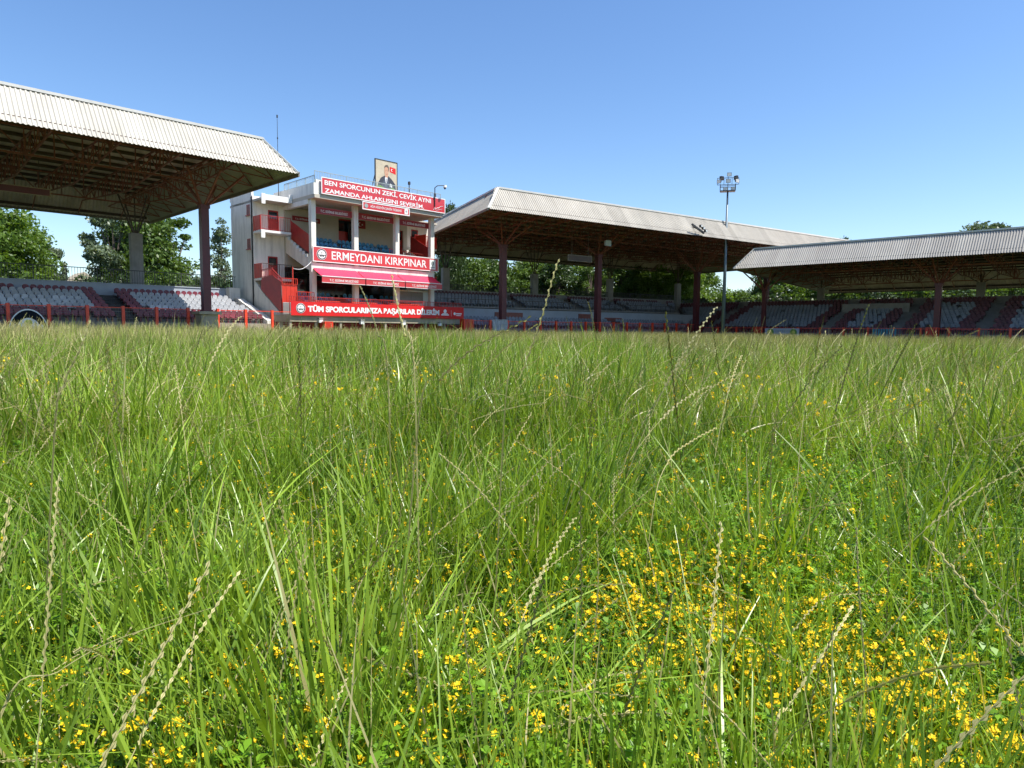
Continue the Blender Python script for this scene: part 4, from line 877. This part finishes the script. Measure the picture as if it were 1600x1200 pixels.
# ------------------------------------------------------------------ meadow
G_BLADE = leaf_mat('grass blade', (.033,.088,.007), (.29,.42,.042), rough=.34, trans=.33, spec=.45, dry=((.40,.36,.17), .965), nscale=.7)
G_FAR = leaf_mat('distant grass blade', (.055,.115,.010), (.40,.50,.08), rough=.40, trans=.33, spec=.35, dry=((.50,.44,.23), .88), nscale=.12)
G_WEED = leaf_mat('weed leaf', (.034,.10,.006), (.19,.36,.020), rough=.42, trans=.35, spec=.35, nscale=1.3)
G_STEM = leaf_mat('seed stalk', (.085,.10,.025), (.48,.44,.21), rough=.55, trans=.2, spec=.3, nscale=1.2)
G_YEL = leaf_mat('yellow petals', (.74,.45,.004), (.88,.64,.02), rough=.6, trans=.25, spec=.2, nscale=3)
LIB = bpy.data.collections.new('meadow_library')
class GB:                       # growth buffer, quads with tints and material ids
    def __init__(s): s.V = []; s.F = []; s.T = []; s.M = []
    def quad(s, a, b, c, d, t, m=0): n = len(s.V); s.V += [a, b, c, d]; s.T += [t]*4; s.F.append((n, n+1, n+2, n+3)); s.M.append(m)
    def blade(s, root, h, lean, az, wd, seg=4, t=.5, m=0, curl=1.0, face=None):
        dx, dy = math.cos(az), math.sin(az); fa = az + math.pi/2 + (face or 0); wx, wy = math.cos(fa), math.sin(fa); n0 = len(s.V)
        for i in range(seg + 1):
            k = i/seg; dr = min(.62, .26*(lean/h)**1.5*curl) if h > 0 else 0; bend = lean*(k**(1.25 + .5*curl)); z = h*(k - dr*k**3)
            w_ = wd*(1 - k**2.2)*.5 + .0004; c = (root[0] + dx*bend, root[1] + dy*bend, root[2] + max(z, -.02))
            s.V += [(c[0] - wx*w_, c[1] - wy*w_, c[2]), (c[0] + wx*w_, c[1] + wy*w_, c[2] + w_*.5)]; s.T += [t, t]
        for i in range(seg): a = n0 + 2*i; s.F.append((a, a+1, a+3, a+2)); s.M.append(m)
    def stalk(s, root, h, lean, az, rng, t=.5, m=0, wd=.0022, spike=.30, sp=.012, droop=.0, pts=None):
        N = 12; dx, dy = math.cos(az), math.sin(az); P = []
        for i in range(N + 1):
            k = i/N; P.append(Vector((root[0] + dx*lean*k**1.8, root[1] + dy*lean*k**1.8, root[2] + h*(k - droop*k**3.5))))
        if pts: P = pts; N = len(P) - 1
        for r in (0, 1):
            wx, wy = (math.cos(az + 1.57*r + .6), math.sin(az + 1.57*r + .6)); n0 = len(s.V)
            for i, p in enumerate(P):
                w_ = wd*(1 - .6*i/N)*.5; s.V += [(p.x - wx*w_, p.y - wy*w_, p.z), (p.x + wx*w_, p.y + wy*w_, p.z)]; s.T += [t, t]
            for i in range(N): a = n0 + 2*i; s.F.append((a, a+1, a+3, a+2)); s.M.append(m)
        L = [0]; 
        for i in range(N): L.append(L[-1] + (P[i+1] - P[i]).length)
        tot = L[-1]; spike = min(spike, .30/tot if pts else 1); pos = tot*(1 - spike); sd_ = 1; ax = rng.random()*3.14
        while pos < tot:
            i = max(j for j in range(N) if L[j] <= pos); f = (pos - L[i])/max(1e-6, L[i+1] - L[i]); p = P[i].lerp(P[i+1], f); d = (P[i+1] - P[i]).normalized()
            o = Vector((math.cos(ax), math.sin(ax), 0)) * sd_; o = (o - d*o.dot(d)); o = o.normalized() if o.length > .01 else Vector((1, 0, 0)); side = d.cross(o)
            ln = sp*(1.1 - .4*(pos/tot)); tip = p + d*ln + o*ln*.17; w2 = sp*.16
            mid = p + d*ln*.5 + o*ln*.17
            s.quad(tuple(p), tuple(mid + side*w2), tuple(tip), tuple(mid - side*w2), min(1, t + .15), m)
            s.quad(tuple(p), tuple(mid + o*w2), tuple(tip), tuple(mid - o*w2), min(1, t + .15), m)
            sd_ = -sd_; pos += sp*.62
    def mesh(s, name, mats):
        me = tri_mesh(name, s.V, s.F, s.T, mats[0])
        for m in mats[1:]: me.materials.append(m)
        me.polygons.foreach_set('material_index', np.array(s.M, np.int32)); return me
def lib(name, gb, mats, coll):
    o = bpy.data.objects.new(name, gb.mesh(name, mats)); coll.objects.link(o); return o
def new_lib(n): return bpy.data.collections.new(n)
rg = np.random.default_rng(5); U = rg.random
def uni(a, b): return a + (b - a)*U()
cg = new_lib('lib_grass')
for v in range(6):              # 0-5 near clumps
    b = GB()
    for i in range(20):
        a = uni(0, 6.28); r = .06*U()**.5; h = uni(.16, .42) if v < 4 else uni(.12, .28); b.blade((r*math.cos(a), r*math.sin(a), 0), h, uni(.05, 1.35)*h*U()**.4, a + uni(-1.2, 1.2), uni(.003, .0075) if v % 3 else uni(.006, .0105), 7, U(), 0, uni(.3, 1.4), uni(-.9, .9))
    for i in range(3): a = uni(0, 6.28); b.blade((.03*math.cos(a), .03*math.sin(a), uni(.02, .14)), uni(.05, .14), uni(.12, .26), uni(0, 6.28), uni(.002, .004), 5, uni(.97, 1.0), 0, .6, uni(-.9, .9))
    lib(f'clump_{v:02d}', b, [G_BLADE], cg)
for v in range(5):              # 6-10 middle clumps
    b = GB(); lz = uni(-1, 1)
    for i in range(34):
        a = uni(0, 6.28); r = .17*U()**.5; h = uni(.18, .50); b.blade((r*math.cos(a), r*math.sin(a), 0), h, uni(.1, 1.4)*h*U()**.4, a*.5 + lz + uni(-1.4, 1.4), uni(.005, .011), 5, U(), 0, uni(.3, 1.4), uni(-.9, .9))
    for i in range(4): a = uni(0, 6.28); b.blade((.1*math.cos(a), .1*math.sin(a), uni(.1, .3)), uni(.05, .14), uni(.15, .32), uni(0, 6.28), uni(.003, .005), 5, uni(.97, 1.0), 0, .6, uni(-.9, .9))
    lib(f'clump_{6+v:02d}', b, [G_BLADE], cg)
for v in range(5):              # 11-15 far clumps
    b = GB()
    for i in range(52):
        a = uni(0, 6.28); r = .36*U()**.5; h = uni(.22, .56); b.blade((r*math.cos(a), r*math.sin(a), 0), h, uni(.1, 1.3)*h*U()**.5, a + uni(-1.5, 1.5), uni(.012, .026), 4, U(), 0, uni(.3, 1.3), uni(-.9, .9))
    for i in range(9):
        a = uni(0, 6.28); r = .36*U()**.5; h = uni(.5, .78); b.blade((r*math.cos(a), r*math.sin(a), 0), h, uni(.05, .4), uni(-.6, .9), .010, 4, uni(.7, 1), 0, 1, uni(-.9, .9))
    lib(f'clump_{11+v:02d}', b, [G_FAR], cg)
cw = new_lib('lib_weeds')
for v in range(5):
    b = GB()
    for st in range(5):
        az = uni(0, 6.28); h = uni(.14, .32); ln = uni(.02, .1); x0, y0 = uni(-.05, .05), uni(-.05, .05)
        b.blade((x0, y0, 0), h, ln, az, .003, 4, .4, 0, .3)
        for k in range(14):
            f = uni(.25, 1.0); c = Vector((x0 + math.cos(az)*ln*f**1.9, y0 + math.sin(az)*ln*f**1.9, h*f)); a = uni(0, 6.28); L_ = uni(.010, .021); el = uni(-.2, .7)
            d = Vector((math.cos(a)*math.cos(el), math.sin(a)*math.cos(el), math.sin(el))); sdv = d.cross(Vector((0, 0, 1))).normalized()*L_*(.22 + .16*U()); p0 = c + d*L_*.15
            mid = c + d*L_*.62 + Vector((0, 0, L_*.12)); tip = c + d*L_*1.1 - Vector((0, 0, L_*.12)); b.quad(tuple(p0), tuple(mid + sdv), tuple(tip), tuple(mid - sdv), U())
            if v % 2 == 0:
                for s_ in (-1, 1):
                    d2 = (d + sdv.normalized()*s_*.9).normalized(); sv = d2.cross(Vector((0, 0, 1))).normalized()*L_*.22; m2 = c + d2*L_*.5; b.quad(tuple(c), tuple(m2 + sv), tuple(c + d2*L_*.9), tuple(m2 - sv), U())
    lib(f'weed_{v:02d}', b, [G_WEED], cw)
cf = new_lib('lib_flowers')
for v in range(4):
    b = GB()
    for st in range(4):
        az = uni(0, 6.28); h = uni(.20, .36); ln = uni(.02, .09); x0, y0 = uni(-.05, .05), uni(-.05, .05); b.blade((x0, y0, 0), h, ln, az, .003, 4, .4, 1, .3)
        T0 = Vector((x0 + math.cos(az)*ln, y0 + math.sin(az)*ln, h*.93))
        for k in range(9):
            f = uni(.35, .9); c = Vector((x0 + math.cos(az)*ln*f**1.9, y0 + math.sin(az)*ln*f**1.9, h*f*.95)); a = uni(0, 6.28); L_ = uni(.014, .026); d = Vector((math.cos(a), math.sin(a), uni(-.1, .6))).normalized(); sv = d.cross(Vector((0, 0, 1))).normalized()*L_*.22
            b.quad(tuple(c), tuple(c + d*L_*.6 + sv), tuple(c + d*L_*1.1), tuple(c + d*L_*.6 - sv), U(), 1)
        for k in range(int(uni(5, 10))):
            a = uni(0, 6.28); r = .011*U()**.5; c = T0 + Vector((math.cos(a)*r, math.sin(a)*r, uni(-.006, .008))); nrm = Vector((math.cos(a)*.5, math.sin(a)*.5, 1)).normalized()
            b.blade(tuple(T0 - Vector((0, 0, .012))), (c.z - T0.z) + .012, r, a, .0012, 1, .4, 1, .0)
            e1 = nrm.cross(Vector((0, 1, .2))).normalized(); e2 = nrm.cross(e1); pr = uni(.0034, .0052); a0 = uni(0, 1)
            for q in range(4):
                th = a0 + q*math.pi/2; d = e1*math.cos(th) + e2*math.sin(th); sv = (e1*math.cos(th + 1.57) + e2*math.sin(th + 1.57))*pr*.45; b.quad(tuple(c), tuple(c + d*pr*.6 + sv + nrm*pr*.25), tuple(c + d*pr*1.15 + nrm*pr*.35), tuple(c + d*pr*.6 - sv + nrm*pr*.25), U(), 0)
    lib(f'flower_{v:02d}', b, [G_YEL, G_WEED], cf)
for v in range(2):              # 4-5 heads for the middle distance
    b = GB()
    for st in range(5):
        a = uni(0, 6.28); r = .14*U()**.5; T0 = Vector((r*math.cos(a), r*math.sin(a), uni(.24, .40))); b.blade((T0.x, T0.y, 0), T0.z, .01, a, .003, 2, .4, 1, 0)
        for k in range(7):
            c = T0 + Vector((uni(-.012, .012), uni(-.012, .012), uni(-.008, .01))); d = Vector((uni(-1, 1), uni(-1, 1), uni(-1, 1))).normalized()*.0075; e = d.cross(Vector((uni(-1, 1), uni(-1, 1), 1))).normalized()*.006; b.quad(tuple(c - d), tuple(c + e), tuple(c + d), tuple(c - e), U(), 0)
    lib(f'flower_{4+v:02d}', b, [G_YEL, G_WEED], cf)
cs = new_lib('lib_stalks')
for v in range(6):
    b = GB(); b.stalk((0, 0, 0), uni(.56, .78), (.12, .55, .3, .6, .2, .42)[v], 0, rg, t=(.0, .35, .1, .75, .95, .55)[v], wd=.0026, spike=uni(.26, .38), sp=uni(.012, .016), droop=(.0, .16, .08, .26, .05, .18)[v]); lib(f'stalk_{v:02d}', b, [G_STEM], cs)
for v in range(4):              # 6-9 groups for the distance
    b = GB()
    for k in range(9):
        a = uni(0, 6.28); r = .3*U()**.5; b.stalk((r*math.cos(a), r*math.sin(a), 0), uni(.55, .85), uni(.05, .3), uni(-.9, .9), rg, t=uni(.2, 1), wd=.0060, spike=.3, sp=.035, droop=uni(0, .15))
    lib(f'stalk_{6+v:02d}', b, [G_STEM], cs)

def scatter(name, coll, P, idx, rot, scl, label, cat):
    me = bpy.data.meshes.new(name); me.vertices.add(len(P)); me.vertices.foreach_set('co', np.asarray(P, np.float32).reshape(-1))
    for nm, ty, arr, key in (('pick', 'INT', idx, 'value'), ('turn', 'FLOAT_VECTOR', rot, 'vector'), ('grow', 'FLOAT_VECTOR', scl, 'vector')):
        a = me.attributes.new(nm, ty, 'POINT'); a.data.foreach_set(key, np.asarray(arr, np.int32 if ty == 'INT' else np.float32).reshape(-1))
    me.update(); o = bpy.data.objects.new(name, me); COL.objects.link(o)
    ng = bpy.data.node_groups.new(name + '_grow', 'GeometryNodeTree'); ng.interface.new_socket('Geometry', in_out='INPUT', socket_type='NodeSocketGeometry'); ng.interface.new_socket('Geometry', in_out='OUTPUT', socket_type='NodeSocketGeometry')
    N = ng.nodes.new; L = ng.links.new; gi = N('NodeGroupInput'); go = N('NodeGroupOutput'); ci = N('GeometryNodeCollectionInfo'); ci.inputs['Collection'].default_value = coll; ci.inputs['Separate Children'].default_value = True; ci.inputs['Reset Children'].default_value = True
    ip = N('GeometryNodeInstanceOnPoints'); ip.inputs['Pick Instance'].default_value = True
    def na(nm, ty): n = N('GeometryNodeInputNamedAttribute'); n.data_type = ty; n.inputs['Name'].default_value = nm; return [q for q in n.outputs if q.enabled and q.name == 'Attribute'][0]
    er = N('FunctionNodeEulerToRotation'); L(na('turn', 'FLOAT_VECTOR'), er.inputs[0])
    L(gi.outputs[0], ip.inputs['Points']); L(ci.outputs[0], ip.inputs['Instance']); L(na('pick', 'INT'), ip.inputs['Instance Index']); L(er.outputs[0], ip.inputs['Rotation']); L(na('grow', 'FLOAT_VECTOR'), ip.inputs['Scale']); L(ip.outputs[0], go.inputs[0])
    md = o.modifiers.new('grow', 'NODES'); md.node_group = ng; props(o, label, cat, None, 'stuff'); return o
def sector(n, r0, r1, half, power=2.0):
    r = (r0**power + (r1**power - r0**power)*RNG.random(n))**(1/power); a = (RNG.random(n)*2 - 1)*R(half); return np.stack([r*np.sin(a), r*np.cos(a), np.zeros(n)], 1), r
NTX = [(RNG.normal(size=2)*f, RNG.random()*6.28) for f in (.35, .5, .8, 1.3, 2.1, 3.0)]
def fieldn(P): return sum(np.sin(P[:, 0]*k[0] + P[:, 1]*k[1] + ph) for k, ph in NTX)/3.0          # about -1..1
nL, nM, nR = (np.array([-FL.s, FL.c]), np.array([-FM.s, FM.c]), np.array([-FR.s, FR.c]))
def inside(P): q = P[:, :2]; return (q @ nL < 53.0) & (q @ nM < 59.6) & (q @ nR < 81.2)
def mk(P, lo, hi, s0, s1, tilt=.12, az=None, zs=None):
    n = len(P); rot = np.stack([RNG.normal(size=n)*tilt, RNG.normal(size=n)*tilt, RNG.random(n)*6.283 if az is None else az(n)], 1)
    s = s0 + (s1 - s0)*RNG.random(n); sc = np.stack([s, s, s*(zs if zs is not None else 1)], 1); return RNG.integers(lo, hi, n), rot, sc
def hmod(P): r = np.linalg.norm(P, axis=1); return (1 + .24*fieldn(P*1.6 + 7))*(1 + .42*np.clip((r - 1.3)/3.0, 0, 1))
def join(*L): return [np.concatenate(z) for z in zip(*L)]
# grass
P1, _ = sector(9000, .38, 4.8, 55, 1.5); P2, _ = sector(23000, 3.9, 18, 52, 1.55); P3, r3 = sector(30000, 14, 104, 46, 1.5); P3 = P3[inside(P3)]; r3 = np.linalg.norm(P3, axis=1)
dirt = fieldn(P1*2.3 + 3); 
kp = RNG.random(len(P1)) < .62 + .42*fieldn(P1*2.0 + 11); P1 = P1[kp]
A1 = (P1, *mk(P1, 0, 6, .75, 1.25, .26, zs=hmod(P1))); A2 = (P2, *mk(P2, 6, 11, .8, 1.3, .2, zs=hmod(P2)*.98)); TF = []
for x, y, n_, sp_ in ((905, 800, 16, .07), (830, 700, 14, .12), (300, 960, 9, .05), (560, 1130, 9, .04), (1180, 880, 7, .06), (640, 830, 8, .07), (1420, 840, 9, .08), (190, 820, 10, .08)):
    c = px_at(x, y, .3); TF.append(np.concatenate([RNG.normal(size=(n_, 2))*sp_ + np.array([c.x, c.y]), np.zeros((n_, 1))], 1))
TF = np.concatenate(TF); AT = (TF, *mk(TF, 0, 4, 1.35, 1.9, .12))
A3 = (P3, *mk(P3, 11, 16, .7, 1.15, .08, zs=hmod(P3)*.66*(1.05 + .6*np.clip(-P3[:, 0]/(P3[:, 1]+1), -.45, 1))))
scatter('grass', cg, *join(A1, AT, A2, A3), 'tall unmown green grass covering the whole arena floor', 'grass')
# weeds
W1, _ = sector(10500, .35, 4.2, 55, 1.45); W2, _ = sector(3500, 3.5, 12, 52, 1.6)
AW1 = (W1, *mk(W1, 0, 5, .75, 1.15, .2, zs=1.25 + .25*fieldn(W1*2))); AW2 = (W2, *mk(W2, 0, 5, 1.1, 1.7, .2)); scatter('weeds', cw, *join(AW1, AW2), 'low leafy clover like weeds between the grass near the camera', 'weeds')
# flowers: dense drifts where the photograph has them, thin elsewhere
DR = [(1130, 925, .15, 180), (985, 935, .07, 80), (1200, 985, .11, 110), (1060, 1040, .12, 50), (1500, 1125, .11, 130), (1580, 1170, .07, 50), (1110, 800, .38, 90), (1150, 870, .16, 60), (700, 700, .8, 160), (470, 730, .6, 120), (350, 640, 1.2, 110), (960, 700, 1.0, 120), (130, 620, 1.5, 90), (620, 1000, .35, 110), (420, 1110, .22, 60), (850, 1130, .2, 60), (180, 1150, .25, 50), (850, 620, 2.2, 40), (480, 640, 1.2, 50), (1500, 960, .4, 50), (1360, 720, 1.0, 30), (1240, 1030, .2, 160)]
FP = []
for x, y, s_, n in DR:
    c = px_at(x, y, .34 if y > 770 else .50); q = RNG.normal(size=(n, 2))*s_*np.array([1, 1.15]) + np.array([c.x, c.y]); FP.append(np.concatenate([q, np.zeros((n, 1))], 1))
q, _ = sector(2600, .45, 9, 52, 1.6); q = q[fieldn(q*2.6 + 21) > .05]; FP.append(q); FP = np.concatenate(FP); d = np.linalg.norm(FP, axis=1); FP = FP[(d > .42)]; d = np.linalg.norm(FP, axis=1)
near = FP[d < 4.5]; farp = FP[d >= 4.5][::3]; fx, _ = sector(300, 4.5, 11, 50, 1.3)
fx = fx[fieldn(fx*.9) > .3]; farp = np.concatenate([farp, fx])
scatter('yellow_flowers', cf, *join((near, *mk(near, 0, 4, .68, 1.0, .18, zs=1.28 + .3*np.clip((np.linalg.norm(near, axis=1) - 1.2)/3, 0, 1))), (farp, *mk(farp, 4, 6, .8, 1.15, .08, zs=1.45))), 'small yellow clustered wild flowers scattered in drifts through the grass', 'flowers')
# seed stalks
def az_(n): return RNG.normal(size=n)*1.3 + .25
S1, _ = sector(600, .75, 4.5, 52, 1.6); S2_, _ = sector(8500, 3.8, 16, 50, 1.5); S3, _ = sector(11000, 14, 100, 46, 1.55); S3 = S3[inside(S3)]
S4, _ = sector(170, 2.2, 9, 50, 1.3); S5, _ = sector(800, 6, 24, 46, 1.4)
scatter('seed_stalks', cs, *join((S4, *mk(S4, 0, 6, 1.3, 1.62, .12, az_)), (S5, *mk(S5, 0, 6, 1.3, 1.75, .12, az_)), (S1, *mk(S1, 0, 6, .68, 1.15, .28, az_)), (S2_, *mk(S2_, 0, 6, .85, 1.35, .25, az_)), (S3, *mk(S3, 6, 10, .8, 1.15, .08, zs=1.15 + .3*np.clip(-S3[:, 0]/(S3[:, 1]+1), -.5, 1)))), 'thin pale flowering grass stalks rising above the green blades', 'grass')

# stalks that stand out close to the lens
def hero(pix, z0, dist, label, t=.3, wd=.004, sp=.016, spike=.45):
    f = Vector((0, math.cos(PITCH), -math.sin(PITCH))); r0 = Vector((1, 0, 0)); u0 = Vector((0, math.sin(PITCH), math.cos(PITCH))); rr = r0*math.cos(ROLL) + u0*math.sin(ROLL); uu = u0*math.cos(ROLL) - r0*math.sin(ROLL)
    P = []; dist = (dist[0]*1.75, dist[1]*1.75)
    for i, (x, y) in enumerate(pix):
        dd = dist[0] + (dist[1] - dist[0])*i/(len(pix) - 1); P.append(Vector((0, 0, EYE)) + (f + rr*(x - 800)/FPX - uu*(y - 600)/FPX)*dd)
    base = Vector((P[0].x + (P[0].x - P[1].x)*.9, P[0].y - .1, 0)); ctrl = [base] + P; out = []
    for i in range(len(ctrl) - 1):
        a = ctrl[max(i-1, 0)]; b_ = ctrl[i]; c = ctrl[i+1]; d_ = ctrl[min(i+2, len(ctrl)-1)]
        for k in range(6):
            s_ = k/6; out.append(.5*((2*b_) + (c - a)*s_ + (2*a - 5*b_ + 4*c - d_)*s_*s_ + (3*b_ - a - 3*c + d_)*s_**3))
    out.append(ctrl[-1]); b = GB(); o3 = out[0].copy(); out = [p - o3 for p in out]
    b.stalk((0, 0, 0), 1, 0, 0, rg, t=t, wd=wd, spike=spike, sp=sp, pts=out); o = bpy.data.objects.new('grass_stalk', b.mesh('grass_stalk', [G_STEM])); COL.objects.link(o); o.location = o3
    props(o, label, 'grass stalk', 'single seed stalks close to the camera')
hero([(655, 650), (690, 590), (735, 548), (770, 527), (830, 495)], 0, (.95, 1.0), 'dark stalk curving up to the right below the middle stand', .05, .0045, .022)
hero([(790, 625), (812, 590), (845, 500), (862, 440), (873, 405)], 0, (.95, 1.02), 'tall stalk whose tip crosses the middle stand roof shade', .25, .004, .022, .6)
hero([(648, 590), (632, 520), (622, 480), (612, 430)], 0, (1.0, 1.05), 'pale upright stalk crossing the long red banner', .75, .004, .022, .55)
hero([(606, 590), (590, 520), (575, 475), (562, 446)], 0, (1.1, 1.15), 'thin dark stalk just left of the pale upright one', .2, .003, .018)
hero([(85, 680), (100, 600), (125, 545), (140, 505)], 0, (.9, .95), 'dark knobbly stalk at the far left beneath the fence', .1, .0045, .02, .7)
hero([(1210, 1160), (1235, 1100), (1300, 1000), (1330, 950)], 0, (.62, .7), 'long pale stalk leaning right at the lower right', .9, .0045, .02, .6)
hero([(1020, 800), (1045, 720), (1080, 690), (1120, 668)], 0, (1.1, 1.25), 'pale bent ear arching to the right right of centre', .95, .004, .018, .5)
hero([(870, 1150), (900, 1090), (950, 1056), (1030, 1050)], 0, (.66, .74), 'short pale stalk bending flat over the yellow flowers', .95, .0035, .014, .5)
hero([(1245, 800), (1250, 700), (1262, 620), (1290, 520)], 0, (1.3, 1.4), 'upright pale stalk before the pale pitchside banner', .9, .004, .02, .5)
hero([(0, 1120), (90, 1050), (180, 1000), (330, 950)], 0, (.55, .62), 'broad blade like stem sweeping in from the lower left edge', .6, .005, .004, .1)
